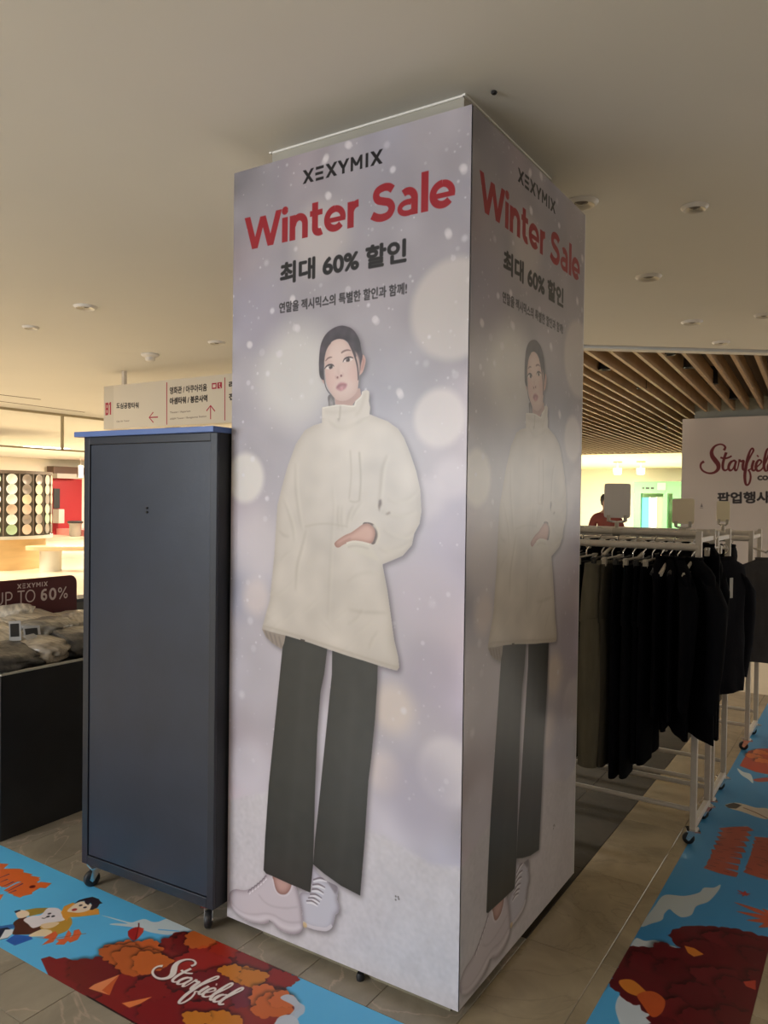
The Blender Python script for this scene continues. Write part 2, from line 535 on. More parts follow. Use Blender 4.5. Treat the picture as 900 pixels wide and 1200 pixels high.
# ================================================================== FLOOR
def tile_mat(name, base, vein, rough=0.28, k=1.0):
    m = bpy.data.materials.new(name)
    m.use_nodes = True
    nt = m.node_tree
    b = nt.nodes['Principled BSDF']
    b.inputs['Roughness'].default_value = rough
    b.inputs['Specular IOR Level'].default_value = 0.4
    geo = nt.nodes.new('ShaderNodeNewGeometry')
    oi = nt.nodes.new('ShaderNodeObjectInfo')
    off = nt.nodes.new('ShaderNodeVectorMath')
    off.operation = 'SCALE'
    off.inputs[0].default_value = (37, 19, 53)
    nt.links.new(oi.outputs['Random'], off.inputs['Scale'])
    ad = nt.nodes.new('ShaderNodeVectorMath')
    ad.operation = 'ADD'
    nt.links.new(geo.outputs['Position'], ad.inputs[0])
    nt.links.new(off.outputs[0], ad.inputs[1])
    n1 = nt.nodes.new('ShaderNodeTexNoise')
    n1.inputs['Scale'].default_value = 3.2
    n1.inputs['Detail'].default_value = 8
    n1.inputs['Roughness'].default_value = 0.62
    n1.inputs['Distortion'].default_value = 0.8
    nt.links.new(ad.outputs[0], n1.inputs['Vector'])
    r1 = nt.nodes.new('ShaderNodeValToRGB')
    cr = r1.color_ramp
    cr.elements[0].position = 0.30
    cr.elements[0].color = tuple(c * 0.72 for c in base) + (1,)
    cr.elements[1].position = 0.70
    cr.elements[1].color = tuple(min(1, c * 1.22) for c in base) + (1,)
    nt.links.new(n1.outputs['Fac'], r1.inputs[0])
    n2 = nt.nodes.new('ShaderNodeTexNoise')
    n2.inputs['Scale'].default_value = 2.1
    n2.inputs['Detail'].default_value = 6
    n2.inputs['Distortion'].default_value = 1.6
    nt.links.new(ad.outputs[0], n2.inputs['Vector'])
    r2 = nt.nodes.new('ShaderNodeValToRGB')
    c2 = r2.color_ramp
    c2.elements[0].position = 0.485
    c2.elements[0].color = (0, 0, 0, 1)
    c2.elements[1].position = 0.515
    c2.elements[1].color = (0, 0, 0, 1)
    e = c2.elements.new(0.5)
    e.color = (k, k, k, 1)
    nt.links.new(n2.outputs['Fac'], r2.inputs[0])
    mx = nt.nodes.new('ShaderNodeMixRGB')
    mx.inputs[2].default_value = tuple(vein) + (1,)
    nt.links.new(r2.outputs[0], mx.inputs[0])
    nt.links.new(r1.outputs[0], mx.inputs[1])
    hs = nt.nodes.new('ShaderNodeHueSaturation')
    mr = nt.nodes.new('ShaderNodeMapRange')
    mr.inputs[3].default_value = 0.95
    mr.inputs[4].default_value = 1.05
    nt.links.new(oi.outputs['Random'], mr.inputs[0])
    nt.links.new(mr.outputs[0], hs.inputs['Value'])
    nt.links.new(mx.outputs[0], hs.inputs['Color'])
    nt.links.new(hs.outputs[0], b.inputs['Base Color'])
    return m
M_tile_grey = tile_mat('grey_brown_marble', (0.31, 0.265, 0.20), (0.56, 0.41, 0.32), 0.3, 0.6)
M_tile_beige = tile_mat('beige_marble', (0.38, 0.30, 0.19), (0.22, 0.17, 0.11), 0.22, 0.35)
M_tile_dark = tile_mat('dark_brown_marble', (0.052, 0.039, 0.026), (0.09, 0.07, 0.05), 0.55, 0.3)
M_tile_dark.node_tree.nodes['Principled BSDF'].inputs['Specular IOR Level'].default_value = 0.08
M_floor_cream = mat('cream_polished_floor', (0.78, 0.67, 0.50), 0.22, noise=(1.5, 0.04))
M_grout = mat('grout', (0.17, 0.14, 0.10), 0.9)

g = MB()
X0, X1, Y0, Y1, TW, TL = -3.084, 1.285, -1.29, 4.71, 0.257, 0.6
g.box(X0, X1, Y0, Y1, -0.05, -0.004)
floor = struct('floor', g, M_grout)
def tile_mesh(m):
    t = MB()
    a, b = TW / 2 - 0.0008, TL / 2 - 0.0008
    t.add([(-a, -b, -0.012), (a, -b, -0.012), (a, b, -0.012), (-a, b, -0.012), (-a, -b, -0.001), (a, -b, -0.001), (a, b, -0.001), (-a, b, -0.001),
           (-a + 0.001, -b + 0.001, 0), (a - 0.001, -b + 0.001, 0), (a - 0.001, b - 0.001, 0), (-a + 0.001, b - 0.001, 0)],
          [(0, 1, 5, 4), (1, 2, 6, 5), (2, 3, 7, 6), (3, 0, 4, 7), (4, 5, 9, 8), (5, 6, 10, 9), (6, 7, 11, 10), (7, 4, 8, 11), (8, 9, 10, 11)])
    return t.mesh('tile', m)
TM = {k: tile_mesh(m) for k, m in (('g', M_tile_grey), ('b', M_tile_beige), ('d', M_tile_dark))}
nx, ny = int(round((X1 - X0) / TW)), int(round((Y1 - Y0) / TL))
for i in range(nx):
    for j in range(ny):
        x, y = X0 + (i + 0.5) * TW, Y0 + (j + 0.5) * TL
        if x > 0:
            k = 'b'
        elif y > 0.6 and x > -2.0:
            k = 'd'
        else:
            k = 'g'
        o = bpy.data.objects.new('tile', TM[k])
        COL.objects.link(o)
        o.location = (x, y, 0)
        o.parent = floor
far = MB()
far.box(-60, X0, -8, 60, -0.05, 0)
far.box(X1, 10, -8, 60, -0.05, 0)
far.box(X0, X1, -8, Y0, -0.05, 0)
far.box(X0, X1, Y1, 60, -0.05, 0)
ff = far.build('polished_paving', M_floor_cream, floor)
ff['kind'] = 'stuff'

# ================================================================== CEILING
H = 2.72
EDGE = [(-1.0040, 4.0100), (0.2020, 4.9090)]
ex, ey = EDGE[1][0] - EDGE[0][0], EDGE[1][1] - EDGE[0][1]
el = math.hypot(ex, ey)
ex, ey = ex / el, ey / el
E0 = (EDGE[0][0] - ex * 0.55, EDGE[0][1] - ey * 0.55)
E1 = (EDGE[1][0] + ex * 9, EDGE[1][1] + ey * 9)
c = MB()
c.prism([(-60, -9), (E1[0], -9), E1, E0, (-12.5, 24), (-12.5, 60), (-60, 60)], H, H + 0.12)
ceiling = struct('ceiling', c, M_ceil)
nx_, ny_ = -ey, ex          # normal of the edge, away from the near ceiling
t = MB()
t.prism([(E0[0] + nx_ * 0.07, E0[1] + ny_ * 0.07), (E1[0] + nx_ * 0.07, E1[1] + ny_ * 0.07), (E1[0] + nx_ * 0.17, E1[1] + ny_ * 0.17), (E0[0] + nx_ * 0.17, E0[1] + ny_ * 0.17)], H - 0.012, H + 0.1)
struct('trim_1', t, M_ceil)
t = MB()
t.prism([(E0[0], E0[1]), (E1[0], E1[1]), (E1[0] + nx_ * 0.07, E1[1] + ny_ * 0.07), (E0[0] + nx_ * 0.07, E0[1] + ny_ * 0.07)], H + 0.03, H + 0.1)  # dark strip stands in for the shade inside the edge gap
struct('trim_2', t, M_dark)

# timber slat ceiling
M_slat = mat('oak_slat', (0.40, 0.27, 0.155), 0.5, noise=(3, 0.12, (8, 1, 1)))
M_void = mat('brown_plenum', (0.10, 0.066, 0.036), 0.9)
ZS = 2.86
p = MB()
p.box(-16, 6, 3.0, 21.6, ZS + 0.24, ZS + 0.30)
slatroof = struct('ceiling_1', p, M_void)
def edge_y(x):
    return EDGE[0][1] + (x - EDGE[0][0]) * ey / ex
k = 0
sx = 0.95
while sx > -8.6:
    ys = edge_y(sx) + 0.22 if sx > E0[0] else E0[1] + 0.1 + (E0[0] - sx) * 20 / 11.0
    ye = 10.6 if sx > -1.0 else 20.6
    if sx > -1.0:
        ye = 10.55
    L = ye - ys
    sl = MB()
    dx = -0.062 * L
    sl.add([(0, 0, 0), (0.035, 0, 0), (0.035 + dx, L, 0), (dx, L, 0), (0, 0, 0.17), (0.035, 0, 0.17), (0.035 + dx, L, 0.17), (dx, L, 0.17)],
           [(0, 3, 2, 1), (4, 5, 6, 7), (0, 1, 5, 4), (2, 3, 7, 6), (0, 4, 7, 3), (1, 2, 6, 5)])
    o = sl.build('slat', M_slat, slatroof)
    o.location = (sx, ys, ZS)
    sx -= 0.185
# black spotlights between the slats
def slat_spot(px, py, n):
    r = empty('track_spotlight', (px, py, ZS + 0.02), 0.0, 'black spotlight recessed between the wooden ceiling slats', 'spotlight', 'black spotlights in the slatted ceiling')
    MB().lathe([(0.05, 0.2), (0.055, 0.02), (0.062, 0.0), (0.045, 0.0), (0.03, 0.03)], 20).build('housing', M_rubber, r, True)
    MB().lathe([(0.03, 0.032), (0.001, 0.034)], 16).build('lens', M_silver, r, True)
    return r
for (px, py) in [(-0.5640, 4.6300), (-0.5700, 4.9540), (-0.5570, 5.7060), (-0.5450, 6.8680), (-0.5470, 8.2650), (-1.2800, 5.4610), (-1.2890, 6.8870), (-2.1730, 11.8830), (-2.9490, 11.9100)]:
    slat_spot(C0 if False else px + (px - 0.987) * 0.10, py + (py + 1.966) * 0.10, 0)

# far zone beyond the slats
M_yel = mat('warm_cream_paint', (0.85, 0.80, 0.62), 0.8)
M_brightwall = mat('white_wall_paint', (0.9, 0.88, 0.78), 0.8)
c = MB()
c.box(-30, 6, 21.6, 60, 3.1, 3.2)
struct('ceiling_2', c, M_yel)
c = MB()
c.box(-30, 6, 21.45, 21.6, 2.9, 3.2)
struct('trim_3', c, M_yel)
c = MB()
c.box(-24.4, 6, 38, 38.2, 0, 3.2)
struct('wall_back', c, M_brightwall)
c = MB()
c.box(-24.6, -24.4, -9, 40, 0, H)
wl = struct('wall_left', c, mat('cream_wall', (0.82, 0.77, 0.66), 0.7))
c = MB()
c.box(5.8, 6.0, -9, 38, 0, 3.2)
struct('wall_right', c, M_ceil)

# ================================================================== COLUMN + WRAPPED POSTER BOX
c = MB()
c.box(-0.86, -0.10, 0.145, 0.86, 0, H)
struct('column', c, M_stone)
c = MB()
for a in ((-0.864, -0.096, 0.141, 0.146), (-0.868, -0.858, 0.137, 0.868), (-0.102, -0.092, 0.137, 0.868), (-0.868, -0.092, 0.858, 0.868)):
    c.box(a[0], a[1], a[2], a[3], H - 0.006, H + 0.001)
struct('trim_4', c, mat('ceiling_shadow_bead', (0.85, 0.82, 0.76), 0.6))

W1, W2, ZB, ZT = 0.9036, 0.9879, 0.03, 2.604
HT = ZT - ZB
poster = Canvas(W1, HT, 0.0017, (168, 162, 170))
pc = poster
Yv = np.linspace(0, 1, pc.H)[:, None]
Xv = np.linspace(0, 1, pc.W)[None, :]
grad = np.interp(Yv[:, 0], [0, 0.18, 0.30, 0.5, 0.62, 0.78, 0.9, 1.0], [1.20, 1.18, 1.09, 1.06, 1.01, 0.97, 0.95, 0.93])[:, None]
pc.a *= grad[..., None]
pc.a *= (1 + 0.035 * pc.noise(0.09, 3) + 0.02 * pc.noise(0.03, 4))[..., None]
pc.mul(np.clip(pc.noise(0.10, 8) * 0.5, 0, 1), (0.96, 0.98, 1.02))
pc.mul(np.clip(pc.noise(0.10, 9) * 0.5, 0, 1), (1.03, 0.99, 0.99))
# bokeh
def bok(pts, r, col, al, soft):
    for (u, v) in pts:
        pc.disc(u, v, r, col, al, soft)
bok([(0.8586, 2.0090)], 0.145, (200, 191, 187), 0.8, 0.035)
bok([(0.2756, 1.8630)], 0.16, (214, 210, 206), 0.75, 0.14)
bok([(0.3736, 2.2880)], 0.11, (200, 190, 186), 0.6, 0.10)
bok([(0.0636, 1.5300)], 0.085, (226, 220, 214), 0.85, 0.03)
bok([(0.1166, 1.2990)], 0.12, (216, 206, 208), 0.6, 0.12)
bok([(0.8146, 1.7010)], 0.085, (216, 206, 202), 0.7, 0.03)
bok([(0.8586, 1.5280), (0.7766, 1.4660)], 0.06, (208, 198, 204), 0.5, 0.05)
bok([(0.7806, 1.1800)], 0.11, (200, 188, 200), 0.5, 0.1)
bok([(0.6686, 0.8370)], 0.075, (224, 208, 196), 0.7, 0.07)
bok([(0.6416, 0.6370), (0.1186, 1.1260)], 0.06, (228, 212, 206), 0.6, 0.06)
bok([(0.8596, 0.6820)], 0.10, (222, 214, 218), 0.65, 0.04)
bok([(0.0886, 0.5390), (0.4136, 0.7140)], 0.09, (210, 205, 215), 0.6, 0.08)
# dark patches
bok([(0.7616, 0.5990), (0.1066, 2.0760)], 0.12, (160, 153, 172), 0.45, 0.12)
bok([(0.7986, 0.9570)], 0.09, (158, 150, 166), 0.35, 0.09)
# snow
R = random.Random(5)
for i in range(380):
    u, v = R.random() * W1, (0.22 + 0.78 * R.random()) * HT
    r = 0.0025 + 0.010 * R.random() ** 5
    pc.disc(u, v, r, (228, 224, 230), 0.2 + 0.5 * R.random() ** 2, r * (0.4 + 1.2 * R.random()))
for (u, v) in [(0.4806, 2.5550), (0.8816, 2.4000), (0.3906, 2.5370), (0.5916, 2.0060), (0.2816, 2.0160), (0.0786, 1.9820), (0.2626, 2.1080), (0.2126, 1.9420), (0.4036, 2.4180), (0.6786, 1.7810), (0.8326, 2.2250)]:
    for q in range(3):
        pc.disc(u + R.uniform(-.006, .006), v + R.uniform(-.008, .008), 0.011, (214, 208, 212), 0.55, 0.006)
# snowy ground
snow = [(-0.05, -0.05)] + [(-0.0504, 0.3960), (0.0306, 0.4200), (0.1286, 0.4600), (0.1966, 0.4830), (0.3136, 0.4720), (0.4516, 0.4350), (0.5786, 0.4470), (0.6506, 0.4440), (0.7176, 0.4270), (0.7646, 0.4140), (0.8076, 0.4010), (0.8646, 0.4110), (0.9376, 0.4310)] + [(1.0, -0.05)]
pc.poly(snow, (207, 201, 206), 0.95, 0.006)
tex = 1 + 0.010 * pc.noise(0.003, 21) + 0.008 * pc.noise(0.02, 22)
mk = np.clip(pc.cover(snow), 0, 1)
pc.a *= (1 + (tex - 1) * mk)[..., None]
# figure silhouette parts (measured on the print)
jacket = [(0.3896, 1.7530), (0.4186, 1.7560), (0.4446, 1.7590), (0.4776, 1.7540), (0.5036, 1.7560), (0.5126, 1.7540), (0.5246, 1.7720), (0.5416, 1.7810), (0.5466, 1.7940), (0.5646, 1.7940), (0.5716, 1.7880), (0.5696, 1.7620), (0.5746, 1.7440), (0.5726, 1.7230), (0.6036, 1.7110), (0.6376, 1.6990), (0.6756, 1.6750), (0.6966, 1.6470), (0.7186, 1.6010), (0.7406, 1.5470), (0.7546, 1.4930), (0.7596, 1.4300), (0.7536, 1.3940), (0.7366, 1.3650), (0.7286, 1.3300), (0.6976, 1.2970), (0.6456, 1.2750), (0.6276, 1.2680), (0.6276, 1.2610), (0.6456, 1.1880), (0.6586, 1.1150), (0.6716, 1.0430), (0.6866, 0.9940), (0.6906, 0.9630), (0.6836, 0.9520), (0.6596, 0.9540), (0.6156, 0.9590), (0.5596, 0.9670), (0.5016, 0.9740), (0.4306, 0.9850), (0.3566, 0.9970), (0.3056, 1.0040), (0.2476, 1.0110), (0.1886, 1.0160), (0.1476, 1.0220), (0.1546, 1.0470), (0.1806, 1.1220), (0.1866, 1.1730), (0.1986, 1.2760), (0.2036, 1.3580), (0.2096, 1.4390), (0.2276, 1.5000), (0.2526, 1.5700), (0.2846, 1.6390), (0.3216, 1.6830), (0.3586, 1.6980), (0.3906, 1.7040)]
lining = [(0.1476, 1.0220), (0.1646, 0.9970), (0.1956, 0.9780), (0.2346, 0.9640), (0.2446, 0.9850), (0.2506, 1.0120)]
legl = [(0.2436, 1.0180), (0.4236, 0.9960), (0.4116, 0.9050), (0.3976, 0.8480), (0.3866, 0.7090), (0.3806, 0.5430), (0.3776, 0.3620), (0.3756, 0.2810), (0.3656, 0.1890), (0.2816, 0.1930), (0.2076, 0.1980), (0.1776, 0.1990), (0.1656, 0.2070), (0.1716, 0.3250), (0.1846, 0.5010), (0.2046, 0.6770), (0.2246, 0.8510)]
legr = [(0.4416, 0.9900), (0.6146, 0.9640), (0.6136, 0.9060), (0.6076, 0.8010), (0.5946, 0.6670), (0.5856, 0.6000), (0.5746, 0.4090), (0.5606, 0.2360), (0.4876, 0.2460), (0.4206, 0.2660), (0.3756, 0.2840), (0.3816, 0.3630), (0.3966, 0.4910), (0.4146, 0.6590), (0.4326, 0.8260), (0.4416, 0.9090)]
shoe1 = [(0.0066, 0.0610), (0.0096, 0.0830), (0.0226, 0.0980), (0.0426, 0.1080), (0.0666, 0.1120), (0.0896, 0.1190), (0.1136, 0.1340), (0.1366, 0.1520), (0.1606, 0.1760), (0.1796, 0.2000), (0.2116, 0.2110), (0.2626, 0.2160), (0.2956, 0.2020), (0.3066, 0.1890), (0.3156, 0.1690), (0.3246, 0.1440), (0.3316, 0.1120), (0.3366, 0.0800), (0.3346, 0.0620), (0.3246, 0.0470), (0.3016, 0.0330), (0.2796, 0.0280), (0.2586, 0.0260), (0.2356, 0.0280), (0.2196, 0.0330), (0.2076, 0.0440), (0.1906, 0.0470), (0.1886, 0.0370), (0.1686, 0.0260), (0.1456, 0.0200), (0.1226, 0.0160), (0.0996, 0.0130), (0.0796, 0.0150), (0.0596, 0.0190), (0.0396, 0.0260), (0.0236, 0.0360), (0.0116, 0.0480)]
ankle = [(0.2056, 0.2070), (0.2336, 0.2090), (0.2626, 0.2110), (0.2936, 0.2030), (0.2896, 0.1900), (0.2816, 0.1720), (0.2676, 0.1550), (0.2456, 0.1460), (0.2266, 0.1490), (0.2156, 0.1630), (0.2086, 0.1840)]
shoe2 = [(0.3726, 0.2810), (0.3866, 0.2670), (0.4036, 0.2570), (0.4316, 0.2460), (0.4716, 0.2410), (0.4746, 0.2210), (0.4726, 0.1980), (0.4816, 0.1770), (0.4786, 0.1590), (0.4666, 0.1470), (0.4616, 0.1240), (0.4526, 0.1010), (0.4336, 0.0850), (0.4136, 0.0790), (0.3926, 0.0750), (0.3686, 0.0730), (0.3476, 0.0730), (0.3366, 0.0830), (0.3326, 0.1240), (0.3226, 0.1660), (0.3346, 0.1820), (0.3686, 0.1930), (0.3706, 0.2350)]
face = [(0.3976, 1.8920), (0.3946, 1.9060), (0.4016, 1.9240), (0.4096, 1.9410), (0.4206, 1.9550), (0.4376, 1.9630), (0.4556, 1.9650), (0.4726, 1.9600), (0.4886, 1.9460), (0.5016, 1.9290), (0.5126, 1.9100), (0.5216, 1.8880), (0.5286, 1.8630), (0.5306, 1.8420), (0.5296, 1.8210), (0.5266, 1.8020), (0.5166, 1.7870), (0.4976, 1.7750), (0.4806, 1.7700), (0.4626, 1.7700), (0.4446, 1.7760), (0.4296, 1.7890), (0.4156, 1.8080), (0.4066, 1.8260), (0.4006, 1.8560)]
neck = [(0.4386, 1.7920), (0.4416, 1.7600), (0.4716, 1.7550), (0.5066, 1.7530), (0.5186, 1.7660), (0.5406, 1.7820), (0.5356, 1.8040), (0.5226, 1.8040), (0.4796, 1.7860)]
hair = [(0.3786, 1.8570), (0.3756, 1.8830), (0.3756, 1.9040), (0.3776, 1.9290), (0.3816, 1.9510), (0.3906, 1.9700), (0.4026, 1.9840), (0.4176, 1.9940), (0.4396, 2.0020), (0.4636, 2.0040), (0.4896, 1.9970), (0.5076, 1.9860), (0.5206, 1.9710), (0.5316, 1.9520), (0.5366, 1.9320), (0.5416, 1.9110), (0.5436, 1.9010), (0.5386, 1.8800), (0.5346, 1.8530), (0.5296, 1.8460), (0.5256, 1.8740), (0.5166, 1.9030), (0.4996, 1.9360), (0.4776, 1.9570), (0.4506, 1.9640), (0.4246, 1.9570), (0.4066, 1.9370), (0.3986, 1.9170), (0.3946, 1.8880), (0.3926, 1.8630), (0.3956, 1.8410), (0.3856, 1.8440)]
ear_r = [(0.5346, 1.9010), (0.5436, 1.9060), (0.5496, 1.9030), (0.5546, 1.8930), (0.5546, 1.8810), (0.5506, 1.8670), (0.5456, 1.8550), (0.5396, 1.8480), (0.5326, 1.8460), (0.5306, 1.8670)]
ear_l = [(0.3786, 1.8610), (0.3836, 1.8480), (0.3916, 1.8330), (0.3966, 1.8270), (0.3946, 1.8450), (0.3866, 1.8580)]
bun = [(0.4126, 1.7850), (0.4226, 1.7930), (0.4356, 1.7870), (0.4386, 1.7710), (0.4396, 1.7560), (0.4276, 1.7530), (0.4176, 1.7530), (0.4146, 1.7670)]
cuff = [(0.5526, 1.3880), (0.5696, 1.3930), (0.5926, 1.3880), (0.6056, 1.3730), (0.6096, 1.3530), (0.6006, 1.3320), (0.5896, 1.3260), (0.5806, 1.3310), (0.5656, 1.3370), (0.5536, 1.3600)]
hand = [(0.4456, 1.3230), (0.4586, 1.3350), (0.4846, 1.3500), (0.5096, 1.3600), (0.5326, 1.3740), (0.5526, 1.3860), (0.5736, 1.3890), (0.5896, 1.3800), (0.5986, 1.3660), (0.5966, 1.3480), (0.5876, 1.3310), (0.5706, 1.3280), (0.5486, 1.3310), (0.5176, 1.3320), (0.4916, 1.3250), (0.4776, 1.3190), (0.4636, 1.3110), (0.4516, 1.3120)]
# soft shadow behind the cut-out figure
sh = np.zeros((pc.H, pc.W))
for q in (jacket, lining, legl, legr, shoe1, shoe2, face, hair, ear_r, neck):
    sh = np.maximum(sh, np.clip(pc.cover(q), 0, 1))
sil = sh
sh = np.clip(np.roll(blur(sh, 4), (-4, 5), (0, 1)), 0, 1)
pc.mul(sh * (1 - sil), (0.62, 0.60, 0.60))
# shoes
def shoe(q, base):
    m = pc.poly(q, base, smooth=True)
    e = np.clip(m - blur(m, 5), 0, 1)
    pc.mul(e * 1.6, (0.72, 0.68, 0.70))
    return m
m2 = shoe(shoe2, (200, 197, 208))
for (a, b) in zip([(0.3766, 0.2340), (0.3736, 0.2170), (0.3696, 0.2010), (0.3636, 0.1830), (0.3566, 0.1690), (0.3496, 0.1570)], [(0.4316, 0.2490), (0.4256, 0.2230), (0.4196, 0.2040), (0.4126, 0.1850), (0.4046, 0.1700), (0.3966, 0.1590)]):
    mid = ((a[0] + b[0]) / 2, (a[1] + b[1]) / 2 + 0.006)
    pc.stroke([a, mid, b], [0.004, 0.006, 0.003], (112, 100, 106), 0.8, clip=m2)
    pc.stroke([(a[0], a[1] - .006), (mid[0], mid[1] - .007), (b[0], b[1] - .006)], [0.003, 0.007, 0.003], (236, 232, 236), 0.9, clip=m2)
pc.poly([(0.4316, 0.2490), (0.4716, 0.2420), (0.4736, 0.2260), (0.4656, 0.2130), (0.4526, 0.2240), (0.4416, 0.2360)], (120, 110, 116), 0.7, 0.002, clip=m2)
pc.stroke([(0.3366, 0.0830), (0.3506, 0.0790), (0.3786, 0.0790), (0.4066, 0.0840), (0.4336, 0.0910), (0.4546, 0.1090)], 0.012, (216, 208, 214), 0.8, clip=m2)
pc.disc([(0.3446, 0.0770)][0][0], [(0.3446, 0.0770)][0][1], 0.009, (212, 182, 130), 0.8, 0.004)
m1 = shoe(shoe1, (205, 195, 202))
pc.stroke([(0.0156, 0.0580), (0.0436, 0.0410), (0.0836, 0.0360), (0.1296, 0.0460), (0.1756, 0.0630), (0.2136, 0.0690), (0.2506, 0.0640), (0.2866, 0.0670), (0.3326, 0.0830)], [0.004] * 9, (172, 160, 168), 0.7, 0.001, clip=m1)
pc.stroke([(0.0196, 0.0470), (0.0516, 0.0300), (0.0996, 0.0270), (0.1456, 0.0340), (0.1836, 0.0520), (0.2136, 0.0530), (0.2506, 0.0440), (0.2946, 0.0490), (0.3306, 0.0670)], [0.012] * 9, (222, 214, 220), 0.8, 0.003, clip=m1)
pc.stroke([(0.1446, 0.1190), (0.1676, 0.1030), (0.2056, 0.0970), (0.2646, 0.1080), (0.3146, 0.1270)], [0.005] * 5, (176, 165, 172), 0.6, 0.002, clip=m1)
for (u, v) in [(0.1026, 0.1190), (0.1146, 0.1300), (0.1276, 0.1410), (0.1396, 0.1520), (0.1516, 0.1630), (0.1636, 0.1750), (0.1736, 0.1860)]:
    pc.stroke([(u - .006, v - .008), (u, v + .003), (u + .006, v + .005)], 0.0035, (104, 94, 102), 0.75)
    pc.stroke([(u - .001, v - .012), (u + .007, v - .003)], 0.004, (234, 228, 234), 0.9)
ma = pc.poly(ankle, (196, 158, 150), smooth=True)
pc.mul(np.clip(ma - blur(ma, 6), 0, 1) * 1.6, (0.66, 0.58, 0.56))
pc.poly([(u, v) for (u, v) in [(0.2056, 0.2070), (0.2626, 0.2110), (0.2936, 0.2030), (0.2916, 0.2130), (0.2116, 0.2140)]], (120, 92, 88), 0.6, 0.004, clip=ma)
pc.stroke([(0.2056, 0.1890), (0.2156, 0.1600), (0.2286, 0.1470), (0.2466, 0.1450), (0.2676, 0.1530), (0.2836, 0.1720), (0.2916, 0.1930)], 0.007, (216, 206, 212), 0.95)
# trousers
for q, cx in ((legl, 0.02), (legr, 0.0)):
    m = pc.poly(q, (55, 55, 51))
    s = pc.noise(0.012, 31)
    pc.a *= (1 + 0.02 * s * m)[..., None]
    e = np.clip(m - blur(m, 9), 0, 1)
    pc.mul(e, (0.72, 0.72, 0.72))
pc.stroke([(0.3306, 0.9490), (0.3196, 0.7810), (0.3046, 0.5820), (0.2826, 0.3800), (0.2666, 0.2060)], 0.02, (66, 66, 62), 0.45, 0.008)
pc.stroke([(0.5266, 0.9200), (0.5166, 0.7320), (0.5036, 0.5420), (0.4866, 0.3490), (0.4746, 0.2640)], 0.02, (66, 66, 62), 0.45, 0.008)
# jacket
pc.poly(lining, (150, 138, 128), smooth=False)
for i, ((a, b), (c_, d)) in enumerate(zip([(0.1616, 1.0170), (0.1816, 1.0130), (0.2016, 1.0090), (0.2216, 1.0050)], [(0.1756, 0.9920), (0.1966, 0.9800), (0.2156, 0.9720), (0.2346, 0.9680)])):
    pc.stroke([(a, b), (c_, d)], 0.004, (104, 92, 88), 0.7, 0.001)
mj = pc.poly(jacket, (202, 193, 184))
e = np.clip(mj - blur(mj, 9), 0, 1)
pc.mul(e * 0.9, (0.80, 0.78, 0.76))
pc.a *= (1 + (0.018 * pc.noise(0.018, 41) + 0.02 * pc.noise(0.05, 42)) * mj)[..., None]
def fold(pts, w=0.010, d=0.6, hl=True):
    pc.stroke(pts, [w * .4] + [w] * (len(pts) - 2) + [w * .3], (158, 147, 134), d, 0.003, clip=mj)
    if hl:
        pc.stroke([(u + w * .9, v) for u, v in pts], [w * .3] + [w * .8] * (len(pts) - 2) + [w * .2], (216, 209, 198), 0.55, 0.003, clip=mj)
fold([(0.6386, 1.5980), (0.6226, 1.5570), (0.6166, 1.5010), (0.6106, 1.4550)])
fold([(0.2846, 1.5800), (0.2866, 1.5000), (0.2996, 1.4200), (0.3136, 1.3610)], 0.009, .35)
fold([(0.3326, 1.3620), (0.3146, 1.3020), (0.2966, 1.2410), (0.2906, 1.1610)], 0.008, .5)
fold([(0.4346, 1.5010), (0.4416, 1.4230), (0.4366, 1.3650), (0.4316, 1.2690), (0.4276, 1.1710), (0.4226, 1.0740)], 0.006, .3)
fold([(0.4596, 1.4430), (0.4576, 1.4050), (0.4626, 1.3660)], 0.006, .7)
fold([(0.4736, 1.4410), (0.4716, 1.4000), (0.4766, 1.3620)], 0.006, .6)
fold([(0.5176, 1.4440), (0.5006, 1.4150), (0.4906, 1.3770)], 0.008, .6)
fold([(0.5466, 1.4540), (0.5236, 1.4250), (0.5066, 1.3960)], 0.008, .45)
fold([(0.6196, 1.4270), (0.6526, 1.4190), (0.6956, 1.4150), (0.7376, 1.4300)], 0.010, .45)
fold([(0.6406, 1.4650), (0.6736, 1.4560), (0.7156, 1.4650), (0.7466, 1.4930)], 0.009, .35)
fold([(0.6256, 1.3720), (0.6646, 1.3550), (0.7076, 1.3520), (0.7386, 1.3760)], 0.010, .3)
fold([(0.6106, 1.3160), (0.6436, 1.3080), (0.6866, 1.3190), (0.7176, 1.3390)], 0.010, .35)
fold([(0.4986, 1.2050), (0.5326, 1.2270), (0.5776, 1.2390), (0.6116, 1.2370)], 0.007, .35)
fold([(0.4996, 1.1200), (0.5456, 1.1160), (0.6026, 1.1190), (0.6466, 1.1220)], 0.005, .55, False)
fold([(0.5006, 1.0720), (0.5346, 1.0940), (0.5566, 1.1250)], 0.008, .3)
fold([(0.5816, 1.0050), (0.5926, 1.0340), (0.6146, 1.0650)], 0.007, .35)
fold([(0.2346, 1.4590), (0.2556, 1.4200), (0.2756, 1.3700), (0.2826, 1.3200)], 0.009, .3)
fold([(0.2166, 1.3580), (0.2366, 1.3410), (0.2626, 1.3370)], 0.005, .6, False)
fold([(0.2246, 1.2570), (0.2506, 1.2790), (0.2766, 1.2900)], 0.008, .25)
fold([(0.4136, 1.7130), (0.4436, 1.6930), (0.4906, 1.6860), (0.5476, 1.7030)], 0.010, .3)
fold([(0.5706, 1.7160), (0.5426, 1.7030), (0.5196, 1.6970)], 0.008, .35)
fold([(0.5526, 1.7800), (0.5476, 1.7590), (0.5366, 1.7360)], 0.007, .4)
fold([(0.5246, 1.7460), (0.5416, 1.7550), (0.5606, 1.7720)], 0.006, .3)
